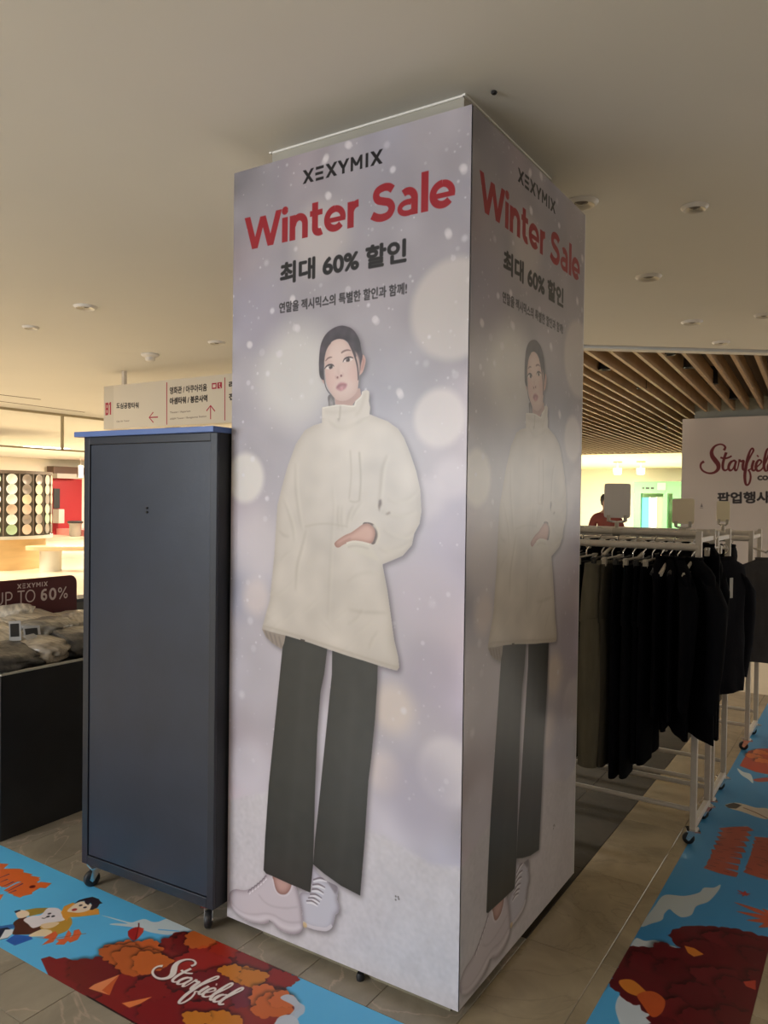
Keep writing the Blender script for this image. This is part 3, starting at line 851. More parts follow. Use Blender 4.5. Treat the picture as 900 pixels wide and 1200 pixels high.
for q in range(26):     # quilting
    u0 = 0.10 + 0.5 * R.random()
    v0 = 0.80 + 0.35 * R.random()
    s = R.choice((-1, 1))
    fold([(u0, v0), (u0 + .03, v0 + s * .02), (u0 + .07, v0 + s * .055)], 0.006, .16)
pc.stroke([(0.4546, 1.7500), (0.4546, 1.7260), (0.4556, 1.7070)], 0.006, (150, 140, 128), .7, 0.001)
pc.stroke([(0.5016, 1.6150), (0.5066, 1.5390), (0.4996, 1.4630)], 0.004, (168, 156, 142), .6, 0.001)
pc.stroke([(0.5356, 1.6090), (0.5426, 1.5290), (0.5386, 1.4590)], 0.005, (158, 148, 134), .7, 0.001)
pc.stroke([(0.5006, 1.4580), (0.5196, 1.4540), (0.5406, 1.4590)], 0.004, (160, 150, 136), .6, 0.001)
pc.stroke([(0.3256, 1.3720), (0.3756, 1.3810), (0.4246, 1.3840), (0.4956, 1.3770)], 0.005, (172, 162, 148), .5, 0.001)
pc.stroke([(0.1506, 1.0320), (0.2016, 1.0280), (0.3056, 1.0150), (0.4306, 0.9970), (0.5016, 0.9860), (0.6156, 0.9700), (0.6876, 0.9620)], 0.004, (168, 156, 142), .6, 0.001, clip=mj)
pc.poly([(0.6106, 1.4610), (0.6186, 1.4640), (0.6206, 1.4500), (0.6146, 1.4380), (0.6126, 1.4250), (0.6086, 1.4440)], (92, 74, 62), 0.95, 0.001)
pc.poly([(0.6346, 1.4200), (0.6506, 1.4270), (0.6526, 1.4230), (0.6396, 1.4180)], (92, 74, 62), 0.8, 0.001)
pc.poly([(0.3136, 1.0070), (0.3316, 1.0050), (0.3316, 0.9970), (0.3136, 1.0000)], (60, 52, 46), 0.9)
# pocket, cuff, hand
pc.poly([(0.4906, 1.3250), (0.5426, 1.3310), (0.5826, 1.3260), (0.5876, 1.3150), (0.6196, 1.2740), (0.5316, 1.2980), (0.4846, 1.3140)], (205, 197, 184), 0.8, 0.004, clip=mj)
pc.poly(cuff, (86, 66, 56), smooth=True)
mh = pc.poly(hand, (200, 158, 142), smooth=True)
pc.mul(np.clip(mh - blur(mh, 4), 0, 1) * 1.5, (0.72, 0.62, 0.58))
pc.stroke([(0.4516, 1.3160), (0.4786, 1.3290), (0.5076, 1.3410)], 0.004, (158, 112, 98), .7, 0.001, clip=mh)
pc.stroke([(0.4916, 1.3250), (0.5176, 1.3320), (0.5486, 1.3310), (0.5786, 1.3260)], 0.006, (216, 208, 196), .95, 0.0005)
pc.stroke([(0.4966, 1.3140), (0.5316, 1.3190), (0.5766, 1.3120)], 0.004, (168, 156, 144), .6, 0.001, clip=mj)
pc.stroke([(0.5916, 1.3870), (0.6076, 1.3710), (0.6116, 1.3510), (0.6036, 1.3290)], 0.010, (204, 195, 182), .95, 0.001)
# head
pc.poly(bun, (96, 88, 88), smooth=True)
for (u, v) in [(0.4206, 1.7750), (0.4276, 1.7680), (0.4316, 1.7750), (0.4246, 1.7820)]:
    pc.stroke([(u, v), (u + .002, v - .02)], 0.004, (190, 184, 184), .6, 0.001)
pc.poly(ear_l, (186, 150, 142), smooth=True)
mn = pc.poly(neck, (186, 152, 142))
pc.poly([(0.4356, 1.7890), (0.4626, 1.7690), (0.4886, 1.7690), (0.5186, 1.7840), (0.5236, 1.7760), (0.4976, 1.7620), (0.4716, 1.7600), (0.4456, 1.7680)], (150, 116, 108), .6, 0.008, clip=mn)
mer = pc.poly(ear_r, (196, 154, 144), smooth=True)
pc.stroke([(0.5436, 1.8960), (0.5476, 1.8860), (0.5456, 1.8730), (0.5396, 1.8590)], 0.005, (158, 106, 98), .6, 0.002, clip=mer)
mf = pc.poly(face, (214, 188, 180), smooth=True)
e = np.clip(mf - blur(mf, 9), 0, 1)
pc.mul(e, (0.86, 0.80, 0.79))
pc.disc(*[(0.4176, 1.8400)][0], 0.028, (212, 158, 154), .2, 0.025, clip=mf)
pc.disc(*[(0.5136, 1.8540)][0], 0.025, (206, 152, 148), .2, 0.025, clip=mf)
pc.disc(*[(0.4516, 1.9300)][0], 0.035, (222, 198, 190), .5, 0.03, clip=mf)
pc.poly([(0.4516, 1.8800), (0.4576, 1.8580), (0.4616, 1.8490), (0.4546, 1.8460), (0.4486, 1.8590)], (190, 154, 148), .5, 0.004)
pc.poly([(0.4606, 1.8790), (0.4676, 1.8650), (0.4736, 1.8520), (0.4656, 1.8490), (0.4606, 1.8620)], (224, 198, 192), .7, 0.004)
mhair = pc.poly(hair, (58, 48, 56), smooth=True)
pc.a *= (1 + 0.10 * pc.noise(0.006, 51) * mhair)[..., None]
pc.stroke([(0.4066, 1.9730), (0.4286, 1.9870), (0.4596, 1.9910), (0.4896, 1.9830), (0.5116, 1.9630)], 0.02, (92, 84, 96), .45, 0.01, clip=mhair)
pc.stroke([(0.4206, 1.9560), (0.4056, 1.9410), (0.3976, 1.9200), (0.3936, 1.8880), (0.3946, 1.8560), (0.3996, 1.8300), (0.4066, 1.8120), (0.4156, 1.8000), (0.4236, 1.7930)], [.006, .006, .005, .004, .004, .003, .003, .003, .002], (62, 50, 56), .95, 0.0004)
pc.poly([(0.5126, 1.9210), (0.5216, 1.9130), (0.5306, 1.8950), (0.5346, 1.8730), (0.5346, 1.8530), (0.5306, 1.8370), (0.5276, 1.8530), (0.5236, 1.8810), (0.5166, 1.9010)], (206, 176, 166), .9, 0.001)
pc.stroke([(0.4906, 1.9530), (0.5036, 1.9290), (0.5136, 1.9070), (0.5226, 1.8810), (0.5266, 1.8600), (0.5286, 1.8390), (0.5276, 1.8290)], [.008, .007, .006, .005, .004, .004, .002], (62, 50, 56), .95, 0.0004)
pc.stroke([(0.4946, 1.9470), (0.5106, 1.9240), (0.5196, 1.9030)], .004, (70, 58, 64), .8, 0.0006)
# brows, eyes
pc.stroke([(0.4016, 1.8990), (0.4096, 1.9060), (0.4186, 1.9090), (0.4276, 1.9090)], [.003, .005, .005, .002], (120, 92, 88), .9, 0.0006)
pc.stroke([(0.4626, 1.9190), (0.4736, 1.9240), (0.4866, 1.9260), (0.4996, 1.9230)], [.005, .006, .005, .002], (120, 92, 88), .9, 0.0006)
for eye, iris, lid in (([(0.4016, 1.8760), (0.4086, 1.8830), (0.4186, 1.8860), (0.4276, 1.8840), (0.4336, 1.8800), (0.4296, 1.8750), (0.4196, 1.8720), (0.4086, 1.8730)], [(0.4226, 1.8790)][0], [(0.3976, 1.8740), (0.4056, 1.8820), (0.4166, 1.8860), (0.4286, 1.8850), (0.4356, 1.8790)]),
                       ([(0.4716, 1.8910), (0.4776, 1.8990), (0.4866, 1.9020), (0.4976, 1.9020), (0.5076, 1.8980), (0.5026, 1.8920), (0.4916, 1.8900), (0.4796, 1.8900)], [(0.4886, 1.8950)][0], [(0.4696, 1.8900), (0.4756, 1.8990), (0.4866, 1.9030), (0.4986, 1.9030), (0.5096, 1.8990)])):
    pc.poly(eye, (196, 168, 162), 1, 0.0015, smooth=True)
    me_ = pc.poly(eye, (226, 214, 210), .9, smooth=True)
    pc.disc(iris[0], iris[1], 0.0075, (66, 42, 40), .95, 0.0015, clip=np.clip(me_ * 1.4, 0, 1))
    pc.disc(iris[0] + .001, iris[1] + .0005, 0.0035, (24, 16, 18), .9, 0.001)
    pc.disc(iris[0] - .003, iris[1] + .003, 0.0014, (240, 236, 236), .9, 0.0008)
    pc.stroke(lid, [.002, .0045, .0055, .0045, .002], (54, 38, 40), .95, 0.0004)
    pc.stroke([(u, v + .009) for u, v in lid[1:4]], .002, (170, 128, 122), .6, 0.001)
pc.stroke([(0.4426, 1.8490), (0.4456, 1.8420), (0.4526, 1.8410)], .004, (164, 118, 112), .7, 0.0012)
pc.stroke([(0.4526, 1.8410), (0.4596, 1.8410)], .003, (176, 134, 128), .6, 0.001)
pc.disc(*[(0.4496, 1.8440)][0], 0.0032, (112, 66, 66), .85, 0.0015)
pc.disc(*[(0.4636, 1.8480)][0], 0.0038, (112, 66, 66), .85, 0.0015)
pc.stroke([(0.4676, 1.8580), (0.4716, 1.8500), (0.4676, 1.8450)], .003, (176, 134, 128), .6, 0.001)
pc.poly([(0.4446, 1.8120), (0.4496, 1.8200), (0.4566, 1.8250), (0.4626, 1.8270), (0.4676, 1.8260), (0.4726, 1.8260), (0.4806, 1.8230), (0.4866, 1.8200), (0.4846, 1.8130), (0.4796, 1.8070), (0.4706, 1.8030), (0.4616, 1.8010), (0.4536, 1.8040), (0.4476, 1.8070)], (178, 120, 126), 1, 0.0008, smooth=True)
pc.poly([(0.4446, 1.8120), (0.4536, 1.8190), (0.4626, 1.8210), (0.4726, 1.8210), (0.4866, 1.8190), (0.4796, 1.8170), (0.4686, 1.8160), (0.4586, 1.8140), (0.4516, 1.8110)], (134, 84, 90), .85, 0.0008, smooth=True)
pc.poly([(0.4556, 1.8130), (0.4656, 1.8160), (0.4756, 1.8170), (0.4726, 1.8140), (0.4616, 1.8120)], (220, 196, 194), .6, 0.001)
pc.disc(*[(0.4666, 1.8080)][0], 0.005, (206, 152, 156), .6, 0.003)
# collar over the neck
pc.poly([(0.3896, 1.7520), (0.4096, 1.7540), (0.4276, 1.7560), (0.4456, 1.7580), (0.4676, 1.7580), (0.4936, 1.7540), (0.5136, 1.7520), (0.5186, 1.7660), (0.5356, 1.7780), (0.5436, 1.7860), (0.5446, 1.7950), (0.5616, 1.7970), (0.5696, 1.7930), (0.5676, 1.7670), (0.5716, 1.7460), (0.5706, 1.7180), (0.5416, 1.7130), (0.4986, 1.7130), (0.4456, 1.7170), (0.3926, 1.7190)], (206, 197, 188), 1, 0)
mcl = mj * 0
pc.stroke([(0.3926, 1.7510), (0.4276, 1.7550), (0.4676, 1.7560), (0.5136, 1.7500), (0.5216, 1.7640), (0.5406, 1.7780), (0.5446, 1.7930)], .004, (224, 218, 208), .8, 0.0006)
pc.stroke([(0.4616, 1.7550), (0.4606, 1.7340), (0.4586, 1.7130)], .004, (150, 138, 126), .7, 0.0008)
pc.stroke([(0.4546, 1.7520), (0.4536, 1.7310), (0.4526, 1.7150)], .003, (216, 208, 196), .7, 0.0008)
pc.stroke([(0.5566, 1.7880), (0.5466, 1.7610), (0.5366, 1.7370), (0.5196, 1.7210)], .008, (170, 160, 146), .35, 0.004)
pc.stroke([(0.4006, 1.7400), (0.4326, 1.7350), (0.4806, 1.7350), (0.5236, 1.7410)], .008, (176, 166, 152), .35, 0.004)
# writing
(pa,), (pb,) = [(0.3036, 2.4750)], [(0.6056, 2.5110)]
tl, br = [(0.2996, 2.5090)][0], [(0.6056, 2.4700)][0]
sans(pc, 'XEXYMIX', (pa[0], pa[1]), pb[0] - pa[0], 0.043, (14, 11, 14), 0.14, 1.05)
wl_, wr_ = [(0.0516, 2.3020)][0], [(0.8596, 2.2940)][0]
sans(pc, 'Winter Sale', (wl_[0], wl_[1]), wr_[0] - wl_[0], 0.110, (148, 26, 38), -0.02, 1.06)
ka, kb, kc = [(0.2126, 2.1680), (0.6936, 2.1590), (0.6926, 2.2320)]
pc.text('최대 60% 할인', (ka[0], ka[1]), kb[0] - ka[0], 0.066, (16, 13, 15), 0.0030)
ka, kb = [(0.2086, 2.0720), (0.6986, 2.0720)]
pc.text('연말을 젝시믹스의 특별한 할인과 함께!', (ka[0], ka[1]), kb[0] - ka[0], 0.034, (28, 24, 27), 0.0008)
# a scuff near the bottom
su, sv = [(0.6956, 0.2670)][0]
for q in range(4):
    pc.disc(su + R.uniform(-.006, .006), sv + R.uniform(-.006, .006), 0.003, (92, 86, 82), .8, 0.001)
M_poster = print_mat('winter_sale_print', poster, 0.31, 0.42)

box = empty('wrapped_pillar_display', (0, 0, 0), 0, 'tall lilac winter sale poster box wrapped around the central column', 'pillar display')
T = 0.006
MB().box(-W1, 0, 0.0003, T, ZB, ZT).build('front_board', M_foam, box)
MB().box(-T, -0.0003, T, W2, ZB, ZT).build('side_board', M_foam, box)
MB().box(-W1, -W1 + T, T, W2, ZB, ZT).build('side_board', M_foam, box)
MB().box(-W1, 0, W2, W2 + T, ZB, ZT).build('back_board', M_foam, box)
fb = MB().box(-W1 + 0.14, -0.04, 0.030, 0.055, 0.0, 0.06)
fb.box(-0.055, -0.030, 0.04, W2 - 0.02, 0.0, 0.06)
fb.build('timber_base', mat('raw_timber', (0.24, 0.21, 0.14), 0.8, noise=(8, 0.2, (1, 6, 6))), box)
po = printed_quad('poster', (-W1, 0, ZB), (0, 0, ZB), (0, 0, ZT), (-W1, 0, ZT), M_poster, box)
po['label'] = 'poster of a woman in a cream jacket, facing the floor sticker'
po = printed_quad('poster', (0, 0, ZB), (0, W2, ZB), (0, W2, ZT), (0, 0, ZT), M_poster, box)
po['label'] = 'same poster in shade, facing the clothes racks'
# small black foot showing under the front board
q = [(-0.3430, 0.0060)][0]
tag(MB().lathe([(0.012, 0), (0.014, 0.01), (0.010, 0.022)], 12, (q[0], q[1], 0)).build('rubber_stopper', M_rubber, None, True), 'small black rubber stopper on the floor before the poster box', 'stopper')

# ================================================================== BLACK ROLLING CABINET
ang = math.atan2(0.033, 0.68)
cab = empty('rolling_cabinet', (-1.574, -0.098, 0), ang, 'tall slate-black panelled cabinet on casters left of the poster box', 'cabinet')
CW, CDp, CB, CT = 0.668, 0.36, 0.078, 1.713
c = MB()
c.box(0, CW, 0.012, CDp, CB, CT)
c.build('body', M_black, cab)
c = MB()
for a in ((0, 0.030, CB, CT), (CW - 0.030, CW, CB, CT), (0.030, CW - 0.030, CB, CB + 0.035), (0.030, CW - 0.030, CT - 0.028, CT)):
    c.box(a[0], a[1], 0.0, 0.012, a[2], a[3])
c.build('face_frame', M_slate2, cab, bevel=0.0015)
MB().box(0.033, CW - 0.033, 0.005, 0.012, CB + 0.038, CT - 0.031).build('front_panel', M_slate, cab)
MB().box(-0.032, CW + 0.002, -0.022, CDp + 0.01, CT, CT + 0.020).build('top_board', M_bluetop, cab, bevel=0.002)
c = MB()
c.lathe([(0.004, 0), (0.004, 0.004)], 10, M=Matrix.Translation((CW * 0.50, 0.0045, 1.45)) @ Matrix.Rotation(PI / 2, 4, 'X'))
c.lathe([(0.004, 0), (0.004, 0.004)], 10, M=Matrix.Translation((CW * 0.50, 0.0045, 1.435)) @ Matrix.Rotation(PI / 2, 4, 'X'))
c.build('screw_hole', M_dark, cab)
def caster(parent, x, y, yaw, r=0.030, w=0.022, zt=0.078):
    o = empty('caster', (x, y, 0), yaw)
    o.parent = parent
    MB().box(-0.028, 0.028, -0.028, 0.028, zt - 0.006, zt).build('mounting_plate', M_chrome, o)
    f = MB()
    for s in (-1, 1):
        f.prism([(-0.018, zt - 0.006), (0.018, zt - 0.006), (0.030, r), (0.020, r - 0.010), (0.010, r)], s * (w / 2 + 0.003) - 0.001, s * (w / 2 + 0.003) + 0.001, Matrix.Rotation(PI / 2, 4, 'X'))
    f.box(-0.018, 0.018, -w / 2 - 0.003, w / 2 + 0.003, zt - 0.010, zt - 0.006)
    f.build('fork', M_chrome, o)
    W_ = Matrix.Translation((0.018, 0, r)) @ Matrix.Rotation(PI / 2, 4, 'X')
    MB().lathe([(r * .35, -w / 2), (r - 0.004, -w / 2), (r, -w / 2 + 0.004), (r, w / 2 - 0.004), (r - 0.004, w / 2), (r * .35, w / 2)], 28, M=W_).build('wheel', M_rubber, o, True)
    MB().lathe([(0.001, -w / 2 - 0.005), (0.007, -w / 2 - 0.005), (0.007, w / 2 + 0.005), (0.001, w / 2 + 0.005)], 12, M=W_).build('axle', M_chrome, o, True)
    return o
caster(cab, 0.060, 0.020, math.radians(250))
caster(cab, CW - 0.045, 0.035, math.radians(300))
caster(cab, 0.060, CDp - 0.05, math.radians(80))
caster(cab, CW - 0.060, CDp - 0.05, math.radians(120))

# ================================================================== FLOOR STICKERS
def tree(c, x, y, r, col, R, dark=0.62, bumps=22, fx=1.0):
    pts = []
    n = bumps * 6
    for i in range(n):
        a = 2 * PI * i / n
        rr = r * 0.82 * (1 + 0.13 * abs(math.sin(a * bumps / 2)) + 0.16 * math.sin(3 * a + x * 17) + 0.08 * math.sin(7 * a + y * 40) + 0.06 * R.random())
        pts.append((x + rr * math.cos(a) * fx, y + rr * math.sin(a)))
    m = np.clip(c.cover(pts), 0, 1)
    s = np.clip(np.roll(blur(m, 3), (3, -4), (0, 1)), 0, 1)
    c.mul(s * (1 - m), (0.45, 0.45, 0.45))
    c.blend(m, col)
    return m
def jag(pts, amp=0.008, step=0.022, seed=1):
    r_ = random.Random(seed)
    out = []
    for i in range(len(pts)):
        p, q = np.array(pts[i]), np.array(pts[(i + 1) % len(pts)])
        L_ = float(np.hypot(*(q - p)))
        n = max(1, int(L_ / step))
        nn = np.array([-(q - p)[1], (q - p)[0]]) / (L_ + 1e-9)
        for k in range(n):
            t = k / n
            out.append(tuple(p + (q - p) * t + nn * r_.uniform(-amp, amp) * .4))
            for h in (0.25, 0.5, 0.75):
                out.append(tuple(p + (q - p) * (t + h / n) + nn * amp * (math.sin(h * PI) * r_.uniform(.6, 1.2))))
    return out
def maple(c, x, y, r, rot, col, kx=1.0):
    pts = []
    for k, (ang, ln) in enumerate(((-150, .55), (-100, .85), (-50, 1.0), (0, 1.25), (50, 1.0), (100, .85), (150, .55))):
        for da, f in ((-22, .38), (-9, .72), (0, 1.0), (9, .72)):
            t = math.radians(ang + da + rot)
            pts.append((x + r * ln * f * math.cos(t) * kx, y + r * ln * f * math.sin(t)))
    c.poly(pts, col)
def cloud(c, pts, col=(232, 236, 240), a=0.92):
    c.poly(pts, col, a, smooth=True)
# left sticker: x -2.75 .. 0.35, y -0.52 .. -0.09
SX0, SY0, SW, SH = -2.75, -0.517, 3.4, 0.425
sl = Canvas(SW, SH, 0.0018, (94, 190, 244))
def L(pts):
    return [(a - SX0, b - SY0) for a, b in pts]
R = random.Random(3)
cloud(sl, L([(-1.3140, -0.2060), (-1.2810, -0.1970), (-1.2340, -0.1880), (-1.1900, -0.1780), (-1.1810, -0.1600), (-1.1680, -0.1370), (-1.1320, -0.1340), (-1.1150, -0.1220), (-1.1090, -0.1000), (-1.0970, -0.0830), (-1.0580, -0.0770), (-1.0070, -0.0750), (-0.9430, -0.0790), (-0.9640, -0.0940), (-1.0000, -0.1160), (-1.0130, -0.1410), (-1.0260, -0.1600), (-1.0790, -0.1800), (-1.1500, -0.1920), (-1.2030, -0.2130), (-1.2410, -0.2280), (-1.2290, -0.2110), (-1.1930, -0.1890), (-1.2480, -0.1970)]), (214, 224, 230), .95)
sl.stroke(L([(-1.0770, -0.1550), (-1.0380, -0.1360), (-1.0090, -0.1220)]), 0.006, (94, 190, 244))
# foliage
DR, RD, OR, OY, OL = (118, 26, 26), (138, 36, 32), (196, 98, 42), (210, 128, 40), (232, 118, 66)
fol = L([(-1.1010, -0.4600), (-1.1170, -0.4330), (-1.0940, -0.4100), (-1.0800, -0.4040), (-1.0810, -0.3800), (-1.0930, -0.3480), (-1.0730, -0.3040), (-1.0540, -0.2710), (-1.0090, -0.2460), (-1.0050, -0.2170), (-0.9930, -0.1770), (-1.0120, -0.1490), (-1.0070, -0.1300), (-0.9760, -0.1110), (-0.9550, -0.1170), (-0.9300, -0.1130), (-0.9370, -0.0850), (-0.8940, -0.0780), (-0.8490, -0.0800)] + [(-0.8460, -0.0940), (-0.7610, -0.0820), (-0.6770, -0.0790), (-0.6090, -0.0850), (-0.5800, -0.0940), (-0.5430, -0.1060), (-0.5190, -0.1220), (-0.5080, -0.1540), (-0.4940, -0.1830), (-0.4890, -0.2020), (-0.4330, -0.2080), (-0.4110, -0.2280), (-0.4120, -0.2570), (-0.4330, -0.2910), (-0.4230, -0.3360), (-0.4250, -0.3880), (-0.6980, -0.5210), (-0.8710, -0.4730)])
sl.poly(jag(fol, 0.008, 0.024, 2), DR)
sl.poly(L([(-1.2550, -0.4800), (-1.2450, -0.4560), (-1.2140, -0.4530), (-1.2000, -0.4320), (-1.1610, -0.4280), (-1.1340, -0.4100), (-1.0920, -0.4030), (-1.1000, -0.3640), (-1.0980, -0.3400), (-1.0780, -0.2810), (-0.8130, -0.3700), (-0.5910, -0.5650), (-0.7600, -0.6770), (-1.1260, -0.5310)]), (134, 28, 34))
for (px_, py_, r_, col_) in ((0, 0, 0, 0),):
    pass
for (u, v), r_, col_ in zip(L([(-1.0370, -0.4190), (-0.8820, -0.4400), (-0.9350, -0.2010), (-0.9250, -0.1540), (-0.8170, -0.1900), (-0.7140, -0.2540), (-0.7060, -0.4160), (-0.5940, -0.3400), (-0.4990, -0.2990), (-0.8930, -0.0960), (-0.7870, -0.0840), (-0.6800, -0.0980), (-0.5500, -0.1330), (-0.5850, -0.2410), (-0.4850, -0.2210), (-0.6450, -0.3740), (-1.0360, -0.2980), (-0.8450, -0.3910)]),
                           (.10, .09, .07, .06, .09, .07, .10, .08, .09, .06, .07, .06, .05, .06, .06, .05, .09, .06),
                           (DR, (138, 28, 26), RD, DR, (162, 40, 34), (126, 30, 36), (134, 22, 24), (142, 44, 44), (150, 48, 40), (206, 84, 30), (166, 42, 24), RD, (150, 34, 28), (126, 44, 60), (140, 30, 26), (140, 30, 30), (216, 104, 44), (138, 28, 26))):
    tree(sl, u, v, r_, col_, R, bumps=16, fx=1.15)
for (u, v), r_, col_ in zip(L([(-1.0680, -0.3200), (-0.9980, -0.3120), (-0.9510, -0.2970), (-0.9180, -0.1190), (-0.6680, -0.1820), (-0.6260, -0.1740), (-0.7070, -0.1870), (-0.5560, -0.3720), (-0.6280, -0.4070), (-0.5280, -0.2170), (-0.4870, -0.2460), (-0.4780, -0.2020)]), (.062, .075, .06, .05, .045, .045, .035, .05, .04, .055, .055, .04), (OR, OR, (206, 104, 42), OR, OY, OY, OY, OY, OY, (218, 112, 56), (214, 108, 50), (218, 112, 56))):
    tree(sl, u, v, r_, col_, R, bumps=12, fx=1.2)
sl.poly(L([(-0.9800, -0.3930), (-1.0030, -0.4670), (-1.0010, -0.4900), (-0.9220, -0.4750), (-0.9540, -0.4340)]), (236, 142, 92))
sl.poly(L([(-0.9800, -0.3930), (-0.9600, -0.4730), (-0.9220, -0.4750), (-0.9540, -0.4340)]), (206, 92, 42))
sl.poly(L([(-0.8110, -0.4090), (-0.8620, -0.4790), (-0.8270, -0.4800), (-0.8150, -0.4510)]), (236, 132, 72))
cloud(sl, L([(-0.4890, -0.2020), (-0.4860, -0.1780), (-0.4620, -0.1720), (-0.4310, -0.1850), (-0.4070, -0.1900), (-0.3900, -0.2140), (-0.3910, -0.2350), (-0.3820, -0.2630), (-0.3490, -0.2870), (-0.4040, -0.3240), (-0.4330, -0.2910), (-0.4200, -0.2410), (-0.4330, -0.2080)]), (196, 208, 226), .95)
cloud(sl, L([(-0.4290, -0.2950), (-0.4380, -0.2670), (-0.4220, -0.2450), (-0.3930, -0.2440), (-0.3660, -0.2660), (-0.3540, -0.3040), (-0.3910, -0.3280)]), (206, 214, 230), .95)
# brush lettering in orange, cut by the frame
for a, b in (([(-1.9740, -0.2080), (-1.9330, -0.1860)], 0), ([(-1.9380, -0.2390), (-1.8630, -0.1870), (-1.8450, -0.1930)], 0), ([(-1.8960, -0.2640), (-1.8760, -0.2150), (-1.8070, -0.1910), (-1.7820, -0.1860)], 0), ([(-1.8390, -0.2780), (-1.8330, -0.2210), (-1.7320, -0.1820)], 0), ([(-1.7920, -0.2860), (-1.7950, -0.2190), (-1.7170, -0.1920)], 0), ([(-1.7420, -0.2970), (-1.7480, -0.2330), (-1.6970, -0.2100)], 0), ([(-1.7140, -0.2990), (-1.7190, -0.2470), (-1.6640, -0.2320)], 0), ([(-1.6820, -0.2990), (-1.6850, -0.2630), (-1.6590, -0.2730)], 0), ([(-1.7000, -0.2030), (-1.6550, -0.1840)], 0), ([(-1.7450, -0.3530), (-1.7210, -0.3310)], 0), ([(-1.8770, -0.2750), (-1.8560, -0.2370), (-1.8160, -0.2220)], 0), ([(-1.8320, -0.3020), (-1.8190, -0.2700), (-1.7860, -0.2700)], 0)):
    sl.stroke(L(a), 0.040, (226, 108, 50), 1)
for a in ([(-1.8660, -0.2620), (-1.8630, -0.2150)], [(-1.8310, -0.2730), (-1.8300, -0.2430)], [(-1.7420, -0.3020), (-1.7510, -0.2290)], [(-1.7920, -0.2860), (-1.7930, -0.2410)], [(-1.7270, -0.2990), (-1.7240, -0.2730)]):
    sl.stroke(L(a), [0.002, 0.008] if len(a) == 2 else .006, (70, 44, 96), .9)
sl.disc(*L([(-1.6990, -0.2230)])[0], 0.011, (110, 24, 24), 1, 0.002)
# boy lying with a white puppy
def B(pts, col, **k):
    return sl.poly(L(pts), col, **k)
B([(-1.4440, -0.4850), (-1.4520, -0.4470), (-1.4000, -0.4220), (-1.3790, -0.4280), (-1.3930, -0.4840)], (44, 98, 190))
B([(-1.5570, -0.4630), (-1.5190, -0.4140), (-1.5130, -0.4000), (-1.4910, -0.4180), (-1.5050, -0.4500), (-1.5210, -0.4840)], (52, 108, 180))
B([(-1.5430, -0.4720), (-1.5150, -0.4350), (-1.4730, -0.4380), (-1.4520, -0.4730), (-1.4690, -0.4980), (-1.4930, -0.5010)], (24, 32, 62))
B([(-1.5080, -0.4480), (-1.4870, -0.4300), (-1.4650, -0.4460), (-1.4560, -0.4710), (-1.4690, -0.4940), (-1.4800, -0.4790)], (228, 230, 236))
B([(-1.5270, -0.4050), (-1.5320, -0.3650), (-1.4920, -0.3630), (-1.4280, -0.3670), (-1.4040, -0.3870), (-1.4110, -0.4150), (-1.4350, -0.4350), (-1.4520, -0.4470), (-1.4660, -0.4470), (-1.4950, -0.4210)], (84, 44, 34), smooth=True)
B([(-1.5680, -0.3360), (-1.5480, -0.3070), (-1.5140, -0.2810), (-1.4970, -0.2880), (-1.5000, -0.3200), (-1.5170, -0.3510), (-1.5490, -0.3430)], (168, 140, 60))
B([(-1.5790, -0.3640), (-1.5800, -0.3440), (-1.5510, -0.3360), (-1.5260, -0.3470), (-1.5260, -0.3690), (-1.5380, -0.3800), (-1.5550, -0.3760)], (240, 216, 190), smooth=True)
B([(-1.5930, -0.3620), (-1.5860, -0.3450), (-1.5760, -0.3480), (-1.5770, -0.3670)], (34, 26, 52))
B([(-1.4280, -0.3670), (-1.4030, -0.3120), (-1.3750, -0.2930), (-1.3530, -0.3060), (-1.3560, -0.3730), (-1.3900, -0.3780)], (206, 160, 66), smooth=True)
B([(-1.4140, -0.3290), (-1.3960, -0.2780), (-1.3590, -0.2920), (-1.3410, -0.3120), (-1.3280, -0.3360), (-1.3390, -0.3700), (-1.3780, -0.3600)], (198, 152, 60), smooth=True)
B([(-1.5130, -0.3770), (-1.5140, -0.3490), (-1.4930, -0.3240), (-1.5120, -0.2880), (-1.5040, -0.2730), (-1.4750, -0.2630), (-1.4240, -0.2780), (-1.3990, -0.2860), (-1.3960, -0.3070), (-1.4140, -0.3290), (-1.4280, -0.3570), (-1.4320, -0.3780), (-1.4420, -0.3900), (-1.4740, -0.3840)], (238, 230, 236), smooth=True)
for (u, v) in L([(-1.4620, -0.3160), (-1.4750, -0.3020), (-1.4490, -0.3050)]):
    sl.disc(u, v, 0.006, (40, 30, 36), 1, 0.001)
sl.stroke(L([(-1.4710, -0.3340), (-1.4620, -0.3310), (-1.4620, -0.3230)]), .004, (60, 44, 44))
B([(-1.4350, -0.3620), (-1.4180, -0.3310), (-1.3930, -0.3190), (-1.3860, -0.3480), (-1.4040, -0.3690)], (240, 210, 170), smooth=True)
B([(-1.4110, -0.4190), (-1.4110, -0.3920), (-1.4040, -0.3730), (-1.3700, -0.3640), (-1.3500, -0.3860), (-1.3840, -0.4140), (-1.4010, -0.4260)], (242, 218, 182), smooth=True)
B([(-1.4480, -0.2740), (-1.4750, -0.2430), (-1.4720, -0.2090), (-1.4390, -0.2070), (-1.3580, -0.1840), (-1.3250, -0.2060), (-1.3710, -0.2560), (-1.3960, -0.2780), (-1.3820, -0.2980), (-1.4140, -0.2900)], (232, 160, 62))
B([(-1.4370, -0.2570), (-1.4500, -0.2350), (-1.4570, -0.2050), (-1.4460, -0.1810), (-1.4000, -0.1810), (-1.3820, -0.2000), (-1.3810, -0.2190), (-1.3940, -0.2400), (-1.4180, -0.2520)], (246, 224, 200), smooth=True)
